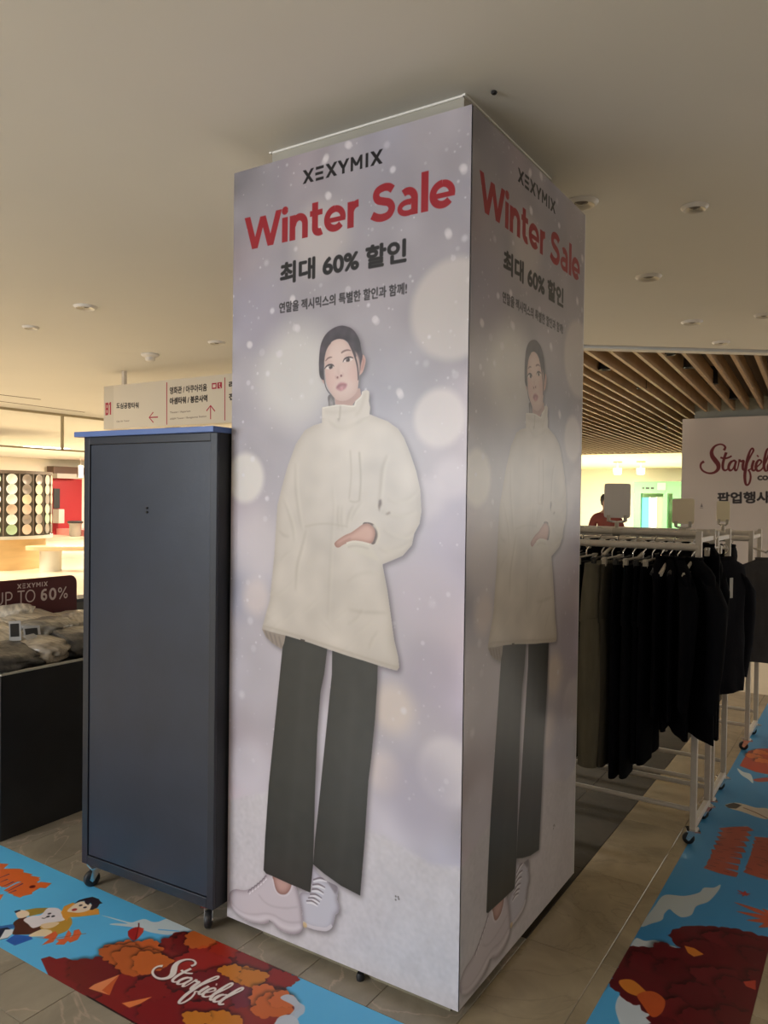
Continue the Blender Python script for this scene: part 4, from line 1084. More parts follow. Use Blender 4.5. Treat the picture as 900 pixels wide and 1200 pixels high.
B([(-1.4610, -0.2120), (-1.4680, -0.1860), (-1.4610, -0.1650), (-1.4480, -0.1430), (-1.4160, -0.1400), (-1.3970, -0.1480), (-1.3790, -0.1510), (-1.3830, -0.1610), (-1.3690, -0.1810), (-1.3700, -0.2010), (-1.3790, -0.2060), (-1.4000, -0.1810), (-1.4180, -0.1730), (-1.4110, -0.1890), (-1.4310, -0.1870), (-1.4480, -0.1770), (-1.4560, -0.1900)], (40, 24, 38))
for (u, v) in L([(-1.4320, -0.2050), (-1.4070, -0.2050)]):
    sl.disc(u, v, 0.006, (40, 24, 38), 1, 0.001)
sl.disc(*L([(-1.4250, -0.2360)])[0], 0.009, (180, 50, 50), 1, 0.002)
for a in ([(-1.3880, -0.4210), (-1.3570, -0.4050), (-1.3590, -0.3660), (-1.3590, -0.3570), (-1.3320, -0.3660), (-1.3070, -0.4010), (-1.3220, -0.4330), (-1.3330, -0.3970)], [(-1.3130, -0.3880), (-1.2960, -0.3680), (-1.3290, -0.3280), (-1.3010, -0.3360), (-1.2760, -0.3630), (-1.2640, -0.3900), (-1.2880, -0.4060), (-1.2970, -0.3860)], [(-1.2850, -0.3560), (-1.2850, -0.3420), (-1.3100, -0.3190), (-1.3030, -0.3050), (-1.2730, -0.3170), (-1.2520, -0.3470), (-1.2570, -0.3720), (-1.2730, -0.3700)]):
    B(a, (228, 104, 58))
sl.stroke(L([(-1.3270, -0.3930), (-1.2940, -0.3500), (-1.2600, -0.3080)]), .003, (180, 74, 40))
# single leaf
lf = L([(-1.1450, -0.1820), (-1.1230, -0.1790), (-1.1070, -0.1940), (-1.0970, -0.2150), (-1.0900, -0.2340), (-1.0900, -0.2460), (-1.1050, -0.2470), (-1.1310, -0.2380), (-1.1540, -0.2200), (-1.1570, -0.2050), (-1.1530, -0.1900)])
sl.poly(lf, (178, 34, 32))
sl.stroke(L([(-1.1650, -0.1650), (-1.1430, -0.1840), (-1.0930, -0.2390)]), 0.004, (120, 20, 22))
sl.poly(L([(-1.1450, -0.1820), (-1.1230, -0.1790), (-1.1070, -0.1940), (-1.0970, -0.2150), (-1.0900, -0.2340), (-1.1190, -0.2070)]), (206, 62, 44))
# swash word on the foliage: affine from unit strokes to the sticker plane
def affine(src, dst):
    A = np.array([[x, y, 1] for x, y in src], float)
    K, *_ = np.linalg.lstsq(A, np.array(dst, float), rcond=None)
    return lambda x, y: tuple(np.array([x, y, 1.0]) @ K)
AM = affine([(165, 545), (350, 330), (610, 706), (915, 380), (240, 600)], L([(-0.9200, -0.3220), (-0.8570, -0.2120), (-0.7300, -0.3860), (-0.6080, -0.2320), (-0.8630, -0.3300)]))
swash(sl, lambda x, y: (AM(x, y)[0] + .004, AM(x, y)[1] - .004), (90, 20, 20), 1.15, 0.00052)
swash(sl, AM, (240, 232, 228), 1.15, 0.00052)
M_st1 = print_mat('floor_sticker_print', sl, 0.35, 0.45)
so = printed_quad('floor_sticker', (SX0, SY0, 0.0008), (SX0 + SW, SY0, 0.0008), (SX0 + SW, SY0 + SH, 0.0008), (SX0, SY0 + SH, 0.0008), M_st1)
tag(so, 'blue floor sticker with boy, puppy and red foliage, running before the cabinet and poster box', 'floor sticker')

# right sticker: x 0.31 .. 0.70, y -0.6 .. 5.6 ; painted with u along y, v along -x so words run away from the viewer
RX0, RX1, RY0, RY1 = 0.308, 0.702, -0.45, 5.0
sr = Canvas(RX1 - RX0, RY1 - RY0, 0.0022, (66, 136, 184))
def Q(pts):
    return [(a - RX0, b - RY0) for a, b in pts]
R = random.Random(9)
sr.poly(Q([(0.3050, 0.1200), (0.2970, 0.2770), (0.3170, 0.4310), (0.3540, 0.3830), (0.3610, 0.3060), (0.4030, 0.2580), (0.4260, 0.2000)]), (84, 170, 222))
cloud(sr, Q([(0.3580, 0.3180), (0.3540, 0.3830), (0.3860, 0.3710), (0.4310, 0.3670), (0.4510, 0.3410), (0.4720, 0.3420), (0.4970, 0.3210), (0.5040, 0.2640), (0.4170, 0.2060), (0.3910, 0.2500)]), (214, 218, 222))
cloud(sr, Q([(0.3150, 0.6510), (0.3130, 0.7200), (0.3420, 0.7210), (0.3690, 0.7440), (0.4010, 0.7440), (0.4420, 0.7400), (0.4250, 0.7090), (0.3670, 0.6860)]), (206, 210, 210))
cloud(sr, Q([(0.3070, 0.8080), (0.3150, 0.9720), (0.3260, 1.0760), (0.3900, 1.1130), (0.4320, 1.1710), (0.4410, 1.2220), (0.4730, 1.2440), (0.4900, 1.2850), (0.4920, 1.2340), (0.4760, 1.1240), (0.4440, 1.0600), (0.4410, 0.9860), (0.4150, 0.9490), (0.3860, 0.9630), (0.3650, 0.9810), (0.3570, 0.9390), (0.3600, 0.8910), (0.3360, 0.8470)]), (186, 188, 186))
fol = Q([(0.3100, 0.4180), (0.3060, 0.6540), (0.3670, 0.6860), (0.4250, 0.7090), (0.4530, 0.7450), (0.4160, 0.7890), (0.4050, 0.8180), (0.4230, 0.8680), (0.4640, 0.9110), (0.5380, 0.9550), (0.6140, 0.9780), (0.6620, 0.9740), (0.7080, 0.9770), (0.7660, 0.4280), (0.4830, 0.2390), (0.4510, 0.3410), (0.4160, 0.3700), (0.3800, 0.3670), (0.3500, 0.3950)])
MR = (94, 20, 26)
sr.poly(jag(fol, 0.010, 0.03, 4), MR)
for (a, b), r_, cc in zip(Q([(0.3740, 0.5920), (0.4640, 0.6050), (0.5050, 0.7800), (0.5500, 0.8800), (0.6260, 0.8960), (0.6710, 0.8410), (0.5910, 0.6300), (0.5410, 0.5090), (0.6650, 0.6070), (0.5070, 0.4040), (0.5960, 0.4000), (0.6870, 0.4480), (0.4120, 0.6990), (0.7080, 0.7080)]), (.06, .06, .055, .05, .06, .05, .08, .07, .08, .06, .07, .08, .05, .05), ((98, 21, 28), (86, 18, 24), MR, (104, 25, 30), MR, (90, 20, 26), (102, 28, 32), (92, 20, 26), MR, (106, 28, 30), (98, 23, 28), (92, 20, 26), MR, MR)):
    m = tree(sr, a, b, r_, cc, R, bumps=14)
    sr.a[:] = sr.a
sr.poly(Q([(0.3330, 0.4560), (0.3650, 0.4780), (0.4100, 0.4490), (0.4300, 0.4280), (0.3990, 0.4070), (0.3690, 0.4080), (0.3400, 0.4310)]), (206, 122, 46), smooth=True)
sr.poly(Q([(0.3970, 0.4130), (0.4300, 0.4560), (0.4720, 0.4350), (0.4790, 0.3720), (0.4600, 0.3340), (0.4220, 0.3740)]), (190, 84, 40), smooth=True)
sr.poly(Q([(0.4610, 0.7670), (0.4910, 0.7700), (0.5260, 0.7510), (0.5010, 0.7180), (0.4800, 0.7290)]), (206, 122, 46))
sr.poly(Q([(0.6570, 0.6660), (0.6890, 0.6950), (0.6950, 0.6410), (0.6670, 0.6440)]), (176, 62, 44))
(u, v), (u2, v2) = Q([(0.5830, 1.2580), (0.6510, 1.1290)])
maple(sr, u, v, 0.030, 150, (176, 50, 40))
for t_, l_ in ((165, .16), (190, .14), (215, .12), (240, .11), (140, .08)):
    an = math.radians(t_)
    sr.stroke([(u2 + .06, v2), (u2 + .06 + l_ * .5 * math.cos(an), v2 + l_ * .6 * math.sin(an)), (u2 + .06 + l_ * math.cos(an), v2 + l_ * math.sin(an))], [0.012, 0.030, 0.002], (186, 84, 52))
# brush lettering: two stacked words
def brush(quad, n, col):
    (a, b, c_, d) = [np.array(p) for p in quad]
    for i in range(n):
        t0 = (i + .5) / n
        p = a + (d - a) * t0
        q = b + (c_ - b) * t0
        j = (R.random() - .5) * .12
        p = p + (q - p) * (0.04 * R.random())
        q = q + (q - p) * (0.05 * R.random())
        sr.stroke([tuple(p), tuple((p + q) / 2 + np.array([0, j * .05])), tuple(q)], [0.05, 0.06, 0.045], col, 1)
    for i in range(n * 2):
        t0 = R.random()
        s0 = R.random() * .7
        p = a + (d - a) * t0
        q = b + (c_ - b) * t0
        sr.stroke([tuple(p + (q - p) * s0), tuple(p + (q - p) * (s0 + .2))], 0.005, (92, 44, 46), .8)
brush(Q([(0.4100, 1.3940), (0.5290, 1.3760), (0.5120, 1.9540), (0.4070, 1.8490)]), 9, (160, 78, 58))
brush(Q([(0.5500, 1.4520), (0.6600, 1.4290), (0.6520, 1.8780), (0.5480, 1.8360)]), 9, (160, 78, 58))
# bird and distant foliage
sr.poly(Q([(0.3700, 2.1520), (0.4010, 2.2110), (0.4440, 2.2220), (0.5020, 2.2060), (0.5540, 2.2240), (0.5740, 2.0960), (0.5280, 2.0820), (0.4590, 2.1120), (0.4030, 2.1200)]), (190, 178, 160), smooth=True)
sr.poly(Q([(0.3700, 2.1520), (0.4010, 2.2110), (0.4410, 2.2010), (0.4230, 2.1370), (0.3910, 2.1230)]), (70, 66, 58))
sr.stroke(Q([(0.4510, 2.1710), (0.5100, 2.1400), (0.5690, 2.0930)]), .01, (120, 90, 70))
fol2 = Q([(0.3430, 2.8180), (0.3470, 3.1340), (0.3900, 3.2200), (0.4910, 3.2910), (0.5660, 2.7830), (0.4950, 2.7570), (0.4330, 2.7610)])
sr.poly(fol2, (176, 66, 40))
for (a, b) in Q([(0.3840, 3.0520), (0.4440, 2.9890), (0.4120, 3.1520)]):
    tree(sr, a, b, .05, (206, 110, 50), R, bumps=10)
cloud(sr, Q([(0.3380, 2.7660), (0.3760, 2.7210), (0.4160, 2.7020), (0.4450, 2.5660), (0.4150, 2.6110), (0.3700, 2.6700)]), (206, 212, 214))
cloud(sr, Q([(0.4380, 2.6260), (0.5020, 2.7020), (0.5140, 2.6480), (0.4650, 2.6010)]), (176, 70, 50))
M_st2 = print_mat('walkway_sticker_print', sr, 0.3, 0.5)
so = printed_quad('floor_sticker', (RX0, RY0, 0.0008), (RX1, RY0, 0.0008), (RX1, RY1, 0.0008), (RX0, RY1, 0.0008), M_st2)
tag(so, 'blue floor sticker with maroon trees and white clouds beside the clothes racks', 'floor sticker')
#@@NEXT
# ================================================================== CEILING FIXTURES
M_refl = mat('satin_reflector', (0.62, 0.58, 0.50), 0.3, 0.3)
M_lampd = mat('grey_lamp_glass', (0.16, 0.14, 0.12), 0.15)
def downlight(x, y, r, label):
    o = empty('downlight', (x, y, H), 0, label, 'downlight', 'recessed ceiling downlights')
    MB().lathe([(r * 0.74, -0.0135), (r * 0.80, -0.016), (r, -0.004), (r, 0.002), (r * 0.74, 0.002)], 32, cap=False).build('trim_ring', M_white, o, True)
    MB().lathe([(r * 0.74, -0.0135), (r * 0.60, -0.006), (r * 0.40, -0.002), (r * 0.40, 0.001), (r * 0.74, 0.001)], 32, cap=False).build('reflector', M_refl, o, True)
    MB().lathe([(r * 0.40, -0.0022), (r * 0.40, -0.003), (r * 0.18, -0.010), (0.002, -0.012), (0.002, 0.001), (r * 0.4, 0.001)], 20).build('lamp', M_lampd, o, True)
    return o
DLS = [((681, 237), .070, 'switched-off downlight in the ceiling touching the top right edge of the poster box'),
       ((814, 242), .055, 'switched-off downlight nearest the viewer, out over the walkway sticker'),
       ((760, 324), .070, 'switched-off downlight in mid ceiling, second in the row from the poster box'),
       ((811, 377), .070, 'switched-off downlight between mid ceiling and the slatted ceiling edge'),
       ((847, 404), .065, 'small downlight right against the edge of the slatted ceiling'),
       ((895, 369), .060, 'downlight cut by the right edge of the picture'),
       ((100, 359), .075, 'largest downlight in the ceiling above the rolling cabinet'),
       ((36, 383), .060, 'small faint downlight furthest left in the ceiling'),
       ((254, 401), .070, 'downlight left of the poster box, above the hanging direction sign')]
for ((x, y), (p_, r, lab)) in zip([(-0.0730, 1.1500), (0.3130, 1.4320), (-0.1020, 2.3630), (-0.1180, 3.5940), (-0.0670, 4.4120), (0.3200, 3.6160), (-3.4080, 1.2420), (-4.3050, 1.4340), (-3.4990, 2.5200)], DLS):
    downlight(x, y, r, lab)
(x, y) = [(-4.3950, 2.6170)][0]
o = empty('smoke_detector', (x, y, H), 0, 'round white smoke detector on the ceiling above the direction sign', 'smoke detector')
MB().lathe([(0.075, 0), (0.078, -0.012), (0.07, -0.022), (0.05, -0.030)], 28).build('base', M_white, o, True)
MB().lathe([(0.045, -0.028), (0.042, -0.052), (0.030, -0.062), (0.002, -0.064)], 24).build('sensor_cap', M_white, o, True)
(x, y) = [(-0.0140, 0.1730)][0]
o = empty('sprinkler', (x, y, H), 0, 'tiny concealed sprinkler head in the ceiling over the poster box corner', 'sprinkler')
MB().lathe([(0.008, 0), (0.010, -0.004), (0.007, -0.008), (0.001, -0.008)], 14).build('cover', M_rubber, o, True)

# slot lines in the far left ceiling
for n, pts in ((5, [(-8.8770, 3.2650), (-9.099, 5.407)]), (6, [(-8.3080, 2.9630), (-8.2730, 4.1320)])):
    (ax, ay), (bx, by) = pts
    t = MB()
    t.prism([(ax, ay), (bx, by), (bx - .03, by), (ax - .03, ay)], H - 0.003, H + 0.02)
    struct('trim_%d' % n, t, M_void)

# glass smoke barrier hanging from the ceiling
sb_ = empty('smoke_barrier', (-9.45, 3.9, H), 0, 'glass smoke barrier with thin dull metal frame hanging from the left ceiling', 'glass barrier')
M_sb = mat('dull_bronze_metal', (0.40, 0.34, 0.22), 0.5, 0.2)
M_glass = mat('clear_glass', (0.98, 0.99, 0.97), 0.02, trans=1.0)
(a_, b_, c_) = [(-9.553, 3.294), (-9.654, 5.403), (-9.675, 6.398)]
zb_ = 2.135
sb_.location = (b_[0], b_[1], H)
d_ = Vector((c_[0] - a_[0], c_[1] - a_[1], 0)).normalized()
sb_.rotation_euler = (0, 0, math.atan2(d_.y, d_.x))
L0 = -(Vector(b_) - Vector(a_)).length
MB().box(L0, 5.0, -0.02, 0.02, -0.035, 0).build('top_rail', M_sb, sb_)
MB().box(L0, 5.0, -0.02, 0.02, zb_ - H + 0.015, zb_ - H + 0.04).build('bottom_rail', M_sb, sb_)
for xx in (L0 + .02, -L0 * 0 + 0.0, 2.2, 4.4):
    MB().box(xx - 0.016, xx + 0.016, -0.020, 0.020, zb_ - H + 0.015, -0.035).build('post', M_sb, sb_)
for x0_, x1_ in ((L0 + .04, -.02), (.02, 2.18), (2.22, 4.38)):
    MB().box(x0_, x1_, -0.003, 0.003, zb_ - H + 0.04, -0.035).build('pane', M_glass, sb_)

# ================================================================== HANGING DIRECTION SIGN
SY = 3.065
(sa, st_), (sb2, _u), (sc_, sbz) = [(-5.6030, 2.5750), (-3.1920, 2.5370), (-5.5950, 2.1210)]
sgw, sgh = sb2 - sa, 0.43
sgz0 = st_ - sgh
sg = Canvas(sgw, sgh, 0.0022, (206, 198, 184))
def G(pts):
    return [(a - sa, b - sgz0) for a, b in pts]
def fit(q):  # lower left, lower right, upper left -> mapping from a 1 x 1 box
    o_, r_, u_ = [np.array(p) for p in q]
    return lambda x, y: tuple(o_ + (r_ - o_) * x + (u_ - o_) * y)
def gtext(s, q, col, bold=0.0):
    sg.text(s, (0, 0), 1, 1, col, bold, M=fit(G(q)))
CR = (158, 26, 54)
gtext('도심공항타워', [(-5.4080, 2.3440), (-5.0820, 2.3320), (-5.4080, 2.3990)], (40, 34, 34), 0.002)
gtext('영화관 / 아쿠아리움', [(-4.6440, 2.4400), (-4.1620, 2.4410), (-4.6450, 2.5040)], (40, 34, 34), 0.002)
gtext('아쎔타워 / 봉은사역'.replace('쎔', '셈'), [(-4.6430, 2.3450), (-4.1570, 2.3450), (-4.6430, 2.4040)], (40, 34, 34), 0.003)
gtext('City Air Tower', [(-5.4060, 2.2040), (-5.2130, 2.2050), (-5.4060, 2.2240)], (110, 100, 92), 0.0005)
gtext('Theater / Aquarium', [(-4.6420, 2.2550), (-4.3700, 2.2560), (-4.6420, 2.2770)], (110, 100, 92), 0.0005)
gtext('ASEM Tower / Bongeunsa Station', [(-4.6410, 2.1960), (-4.1650, 2.2010), (-4.6410, 2.2160)], (110, 100, 92), 0.0005)
gtext('라', [(-3.8880, 2.4500), (-3.8200, 2.4530), (-3.8880, 2.5040)], (40, 34, 34), 0.003)
gtext('전', [(-3.8860, 2.3430), (-3.8190, 2.3450), (-3.8870, 2.3970)], (40, 34, 34), 0.003)
sg.poly(G([(-5.6030, 2.5740), (-5.4540, 2.5760), (-5.4480, 2.0520), (-5.5980, 2.0570)]), (196, 188, 174))
sans(sg, 'B1', (0, 0), 1.0, 1.0, CR, 0.0, 1.0, M=None) if False else None
bq = fit(G([(-5.5770, 2.2840), (-5.4880, 2.2890), (-5.5780, 2.4080)]))
for pl in ([(0, 0), (.2, 0), (.2, 1), (0, 1)], [(0, .82), (.5, .82), (.5, 1), (0, 1)], [(0, .42), (.5, .42), (.5, .58), (0, .58)], [(0, 0), (.5, 0), (.5, .18), (0, .18)], [(.36, .1), (.56, .1), (.56, .9), (.36, .9)], [(.74, 0), (.98, 0), (.98, 1), (.74, 1)], [(.64, .8), (.8, .8), (.8, 1), (.64, .92)]):
    sg.poly([bq(*p) for p in pl], CR)
for q in ([(-4.6930, 2.5530), (-4.6820, 2.5530), (-4.6780, 2.1570), (-4.6880, 2.1580)], [(-3.9440, 2.5450), (-3.9350, 2.5450), (-3.9300, 2.1650), (-3.9390, 2.1650)]):
    sg.poly(G(q), CR)
for q in ([(-4.9290, 2.2350), (-4.8060, 2.2330)], [(-4.8720, 2.2830), (-4.9290, 2.2350), (-4.8690, 2.1850)], [(-4.1130, 2.3060), (-4.1110, 2.1830)], [(-4.1640, 2.2600), (-4.1130, 2.3060), (-4.0580, 2.2520)]):
    sg.stroke(G(q), 0.011, CR, smooth=False)
sg.poly(G([(-4.0990, 2.5050), (-4.0420, 2.5050), (-4.0410, 2.4520), (-4.0980, 2.4520)]), CR)
sg.poly(G([(-4.0870, 2.4930), (-4.0530, 2.4940), (-4.0530, 2.4640), (-4.0870, 2.4630)]), (214, 200, 190))
sg.poly(G([(-4.0310, 2.5060), (-3.9750, 2.5070), (-3.9740, 2.4520), (-4.0300, 2.4520)]), CR)
sg.disc(*G([(-4.0040, 2.4920)])[0], 0.008, (214, 200, 190))
sg.stroke(G([(-4.0060, 2.4850), (-4.0040, 2.4660), (-3.9850, 2.4580)]), 0.007, (214, 200, 190))
M_sign = print_mat('direction_sign_print', sg, 0.5)
M_signb = mat('sign_housing', (0.58, 0.54, 0.46), 0.5)
sgn = empty('direction_sign', (sa, SY, sgz0), 0, 'long cream hanging direction sign with Korean place names and red arrows', 'sign')
MB().box(0, sgw, 0.001, 0.12, 0, sgh).build('housing', M_signb, sgn)
printed_quad('sign_face', (0, 0, 0), (sgw, 0, 0), (sgw, 0, sgh), (0, 0, sgh), M_sign, sgn)
for xr in ([(-5.3720, 3.0690)][0][0] - sa, sgw - 0.25):
    MB().box(xr - 0.018, xr + 0.018, 0.045, 0.081, sgh, H - sgz0).build('hanging_rod', M_wsteel, sgn)

# ================================================================== BARGAIN BIN
bx = empty('bargain_bin', (-2.16, 0, 0), 0, 'black panelled bargain bin with a pale top edge, left of the cabinet', 'display bin')
BZ, BY0, BY1, BD = 0.722, -0.075, 1.35, 0.80
M_rim = mat('pale_bin_edge', (0.55, 0.53, 0.46), 0.5)
MB().box(-0.015, 0, BY0, BY1, 0.0, BZ - 0.008).build('side_panel', M_black, bx)
MB().box(-BD, -BD + 0.015, BY0, BY1, 0, BZ - 0.008).build('side_panel', M_black, bx)
MB().box(-BD + .015, -0.015, BY0, BY0 + 0.015, 0, BZ - 0.008).build('end_panel', M_black, bx)
MB().box(-BD + .015, -0.015, BY1 - 0.015, BY1, 0, BZ - 0.008).build('end_panel', M_black, bx)
MB().box(-BD + .015, -0.015, BY0 + .015, BY1 - .015, 0.50, 0.52).build('tray', M_black, bx)
c = MB()
for a in ((-0.018, 0.004, BY0, BY1), (-BD, -BD + .018, BY0, BY1), (-BD, 0, BY0 - .003, BY0 + .015), (-BD, 0, BY1 - .015, BY1)):
    c.box(*a, BZ - 0.008, BZ)
c.build('rim', M_rim, bx)
# red sign standing at the back of the bin
SX = -2.9
pts = [(0.1920, 1.0340), (0.8250, 1.0340), (0.8270, 0.7280)]
s0, s1, s2 = pts
sw_, sz1, sz0 = s1[0] - s0[0], s1[1] - 0.002, 0.66
sh_ = sz1 - sz0
sc2 = Canvas(sw_, sh_, 0.0016, (84, 26, 30))
def S2(q):
    return [(a - s0[0], b - sz0) for a, b in q]
f1 = fit(S2([(0.4600, 0.9810), (0.6400, 0.9800), (0.4600, 1.0050)]))
sans(sc2, 'XEXYMIX', (0, 0), 1, 1, (196, 180, 176), 0.14, 0.02, M=f1) if False else None
(ax, ay), (bx_, by_) = S2([(0.4600, 0.9820), (0.6400, 0.9800)])
sans(sc2, 'XEXYMIX', (ax, ay), bx_ - ax, 0.026, (214, 200, 196), 0.16, 1.15)
(ax, ay), (bx_, by_) = S2([(0.3320, 0.9030), (0.5680, 0.8960)])
sans(sc2, 'UP TO', (ax, ay), bx_ - ax, 0.068, (216, 202, 198), 0.02, 1.1)
(ax, ay), (bx_, by_) = S2([(0.5930, 0.9010), (0.7710, 0.8980)])
sans(sc2, '60%', (ax, ay), bx_ - ax, 0.068, (212, 198, 194), 0.02, 0.95)
M_sg2 = print_mat('sale_sign_print', sc2, 0.45)
bs = empty('sale_sign', (SX, s0[0], sz0), 0, 'dark red sign reading UP TO 60% standing in the bargain bin', 'sign')
rc = 0.045
outl = [(0, 0), (sw_, 0)] + [(sw_ - rc + rc * math.cos(a), sh_ - rc + rc * math.sin(a)) for a in np.linspace(0, PI / 2, 8)] + [(rc - rc * math.sin(a), sh_ - rc + rc * math.cos(a)) for a in np.linspace(0, PI / 2, 8)]
Mx = Matrix(((0, 0, 1, 0), (1, 0, 0, 0), (0, 1, 0, 0), (0, 0, 0, 1)))
b1 = MB().prism(outl, -0.006, 0.0, Mx).build('board', mat('dark_red_acrylic', (0.09, 0.011, 0.013), 0.3), bs)
me = bpy.data.meshes.new('sign_face')
me.from_pydata([(0.0004, a, b) for a, b in outl], [], [tuple(range(len(outl)))])
uvl = me.uv_layers.new(name='UVMap')
for lp in me.loops:
    a, b = outl[lp.vertex_index]
    uvl.data[lp.index].uv = (a / sw_, b / sh_)
me.materials.append(M_sg2)
o = bpy.data.objects.new('sign_face', me)
COL.objects.link(o)
o.parent = bs
MB().box(-0.012, 0.006, 0.05, 0.09, -0.088, 0.02).build('foot', M_black, bs)
MB().box(-0.012, 0.006, sw_ - 0.09, sw_ - 0.05, -0.088, 0.02).build('foot', M_black, bs)

from mathutils import noise as mnoise
def lump(sx, sy, sz, amp, freq, seed, sub=4):
    bm = bmesh.new()
    bmesh.ops.create_icosphere(bm, subdivisions=sub, radius=1.0)
    for v in bm.verts:
        n = v.co.normalized()
        q = Vector((abs(n.x) ** 0.6 * math.copysign(1, n.x), abs(n.y) ** 0.6 * math.copysign(1, n.y), n.z * 0.9))
        d = mnoise.noise(n * freq + Vector((seed * 3.1, seed, 0))) + 0.5 * mnoise.noise(n * freq * 2.6 + Vector((0, seed * 2.2, 7)))
        ridge = 1 - abs(mnoise.noise(Vector((n.x * freq * 1.5 + seed, n.y * freq * 0.8, n.z)))) * 2
        q *= 1 + amp * d + amp * 0.5 * ridge
        v.co = Vector((q.x * sx, q.y * sy, q.z * sz))
    me = bpy.data.meshes.new('lump')
    bm.to_mesh(me)
    bm.free()
    me.polygons.foreach_set('use_smooth', [True] * len(me.polygons))
    return me
BAGC = {'cream': (0.50, 0.44, 0.35), 'grey': (0.17, 0.155, 0.13), 'dark': (0.045, 0.042, 0.04), 'tan': (0.30, 0.25, 0.19), 'pale': (0.60, 0.55, 0.47)}
BM_ = {k: mat('bagged_fabric_' + k, v, 0.35, noise=(12, 0.5, (1, 4, 2)), bump=(22, 0.9), coat=0.5) for k, v in BAGC.items()}
bags = [(-2.30, 0.02, .76, 'dark', 0.12, .15, .050), (-2.32, 0.22, .765, 'tan', .13, .12, .055), (-2.30, 0.40, .77, 'dark', .13, .12, .060), (-2.30, 0.58, .77, 'grey', .13, .12, .055),
        (-2.50, 0.10, .83, 'cream', .13, .16, .055), (-2.50, 0.38, .84, 'grey', .12, .15, .065), (-2.50, 0.62, .84, 'tan', .13, .13, .055),
        (-2.68, 0.12, .88, 'pale', .12, .18, .050), (-2.68, 0.42, .885, 'cream', .13, .18, .050), (-2.70, 0.72, .86, 'cream', .13, .14, .045),
        (-2.80, 0.28, .93, 'pale', .08, .17, .035), (-2.40, 0.82, .80, 'cream', .14, .14, .05), (-2.60, 1.02, .79, 'grey', .15, .14, .06), (-2.32, 1.12, .76, 'tan', .13, .14, .05)]
under = [(-2.34, .18, .66, 'dark'), (-2.34, .62, .66, 'grey'), (-2.62, .18, .70, 'tan'), (-2.62, .66, .70, 'grey'), (-2.36, 1.05, .66, 'dark'), (-2.66, 1.1, .67, 'tan')]
pos_words = ['in the front left corner of the bin', 'at the front of the bin under the black tag', 'at the front of the bin beside the clear plastic', 'at the front of the bin nearest the cabinet',
             'with a photo label in the middle of the bin', 'crumpled on top behind the dark one', 'in the middle of the bin nearest the cabinet', 'below the U and P of the red sign',
             'below the word TO of the red sign', 'below the percent sign of the red sign', 'heaped highest against the red sign']
for i, (x, y, z, cname, sx_, sy_, sz_) in enumerate(bags):
    o = bpy.data.objects.new('bagged_garment', lump(sx_, sy_, sz_, 0.16, 2.2, i + 1))
    o.data.materials.append(BM_[cname])
    COL.objects.link(o)
    o.location = (x, y, z - (0.055 if x < -2.6 else 0.03 if x < -2.45 else 0.0))
    o.rotation_euler = (0.1 * math.sin(i * 2), 0.12 * math.cos(i * 3) + 0.15, 0.5 * math.sin(i * 1.7))
    cn = {'cream': 'cream', 'grey': 'grey-brown', 'dark': 'near-black', 'tan': 'taupe', 'pale': 'off-white'}[cname]
    tag(o, ('%s bagged garment %s' % (cn, pos_words[i])) if i < len(pos_words) else 'bagged garment in the bin hidden behind the cabinet', 'garment', 'bagged garments in the bargain bin')
for i, (x, y, z, cname) in enumerate(under):
    o = bpy.data.objects.new('bagged_garment', lump(.16, .22, .09, 0.12, 2.0, i + 31, 3))
    o.data.materials.append(BM_[cname])
    COL.objects.link(o)
    o.location = (x, y, z)
    tag(o, 'bagged garment at the bottom of the bargain bin heap', 'garment', 'bagged garments in the bargain bin')
# labels and clear bags lying on top
M_film = mat('clear_bag_film', (0.75, 0.73, 0.70), 0.15, alpha=0.35)
M_card = mat('white_label_card', (0.46, 0.46, 0.47), 0.4)
def swing(x, y, z, rz, rx, w, h, label, dark):
    o = empty('label_card', (x, y, z), rz, label, 'label')
    o.rotation_euler = (0, rx, rz)
    MB().box(-h / 2, h / 2, -w / 2, w / 2, 0, 0.0015).build('card', M_card, o)
    MB().box(-h * .36, h * .30, -w * .40, w * .34, 0.0015, 0.002).build('print', dark, o)
    return o
for (q, rz, w, h, lab) in (([(0.1380, 0.8420)], .5, .05, .10, 'label card with a blurred dark photo, standing up in the bin'),
                           ([(0.2250, 0.8140)], .35, .075, .085, 'nearly square label card with black print, lying in the bin')):
    (y, z) = q[0]
    swing(-2.40, y, z + .012, -rz, 1.0, w, h, lab, M_rubber)
(y0_, z0_), (y1_, z1_) = [(0.1770, 0.8340), (0.2470, 0.7110)]
c = MB()
prof = []
rs = []
for k in range(9):
    t_ = k / 8
    yy, zz = y0_ + (y1_ - y0_) * t_, z0_ + (z1_ - z0_) * t_
    wv = 0.030 + 0.004 * math.sin(k * 2)
    rs.append([(-2.36 + .08 * t_ + .004 * math.sin(k), yy - wv, zz + .004), (-2.35 + .08 * t_, yy, zz + .012 * math.sin(k * 1.7)), (-2.36 + .08 * t_, yy + wv, zz + .004), (-2.366 + .08 * t_, yy, zz)])
c.rings(rs)
tag(c.build('clear_bag', M_film, None, True), 'empty strip of clear plastic bag hanging over the garments in the bin', 'plastic bag')
# grey stand behind the bin
o = empty('display_stand', (-3.35, 0.98, 0), 0, 'dark grey display stand just visible between red sign and cabinet', 'display stand')
MB().box(-0.15, 0.0, 0, 0.5, 0, 0.80).build('body', mat('grey_stand', (0.10, 0.10, 0.085), 0.6), o)
MB().box(-0.16, 0.01, -0.01, 0.51, 0.80, 0.82).build('top', M_slate2, o)

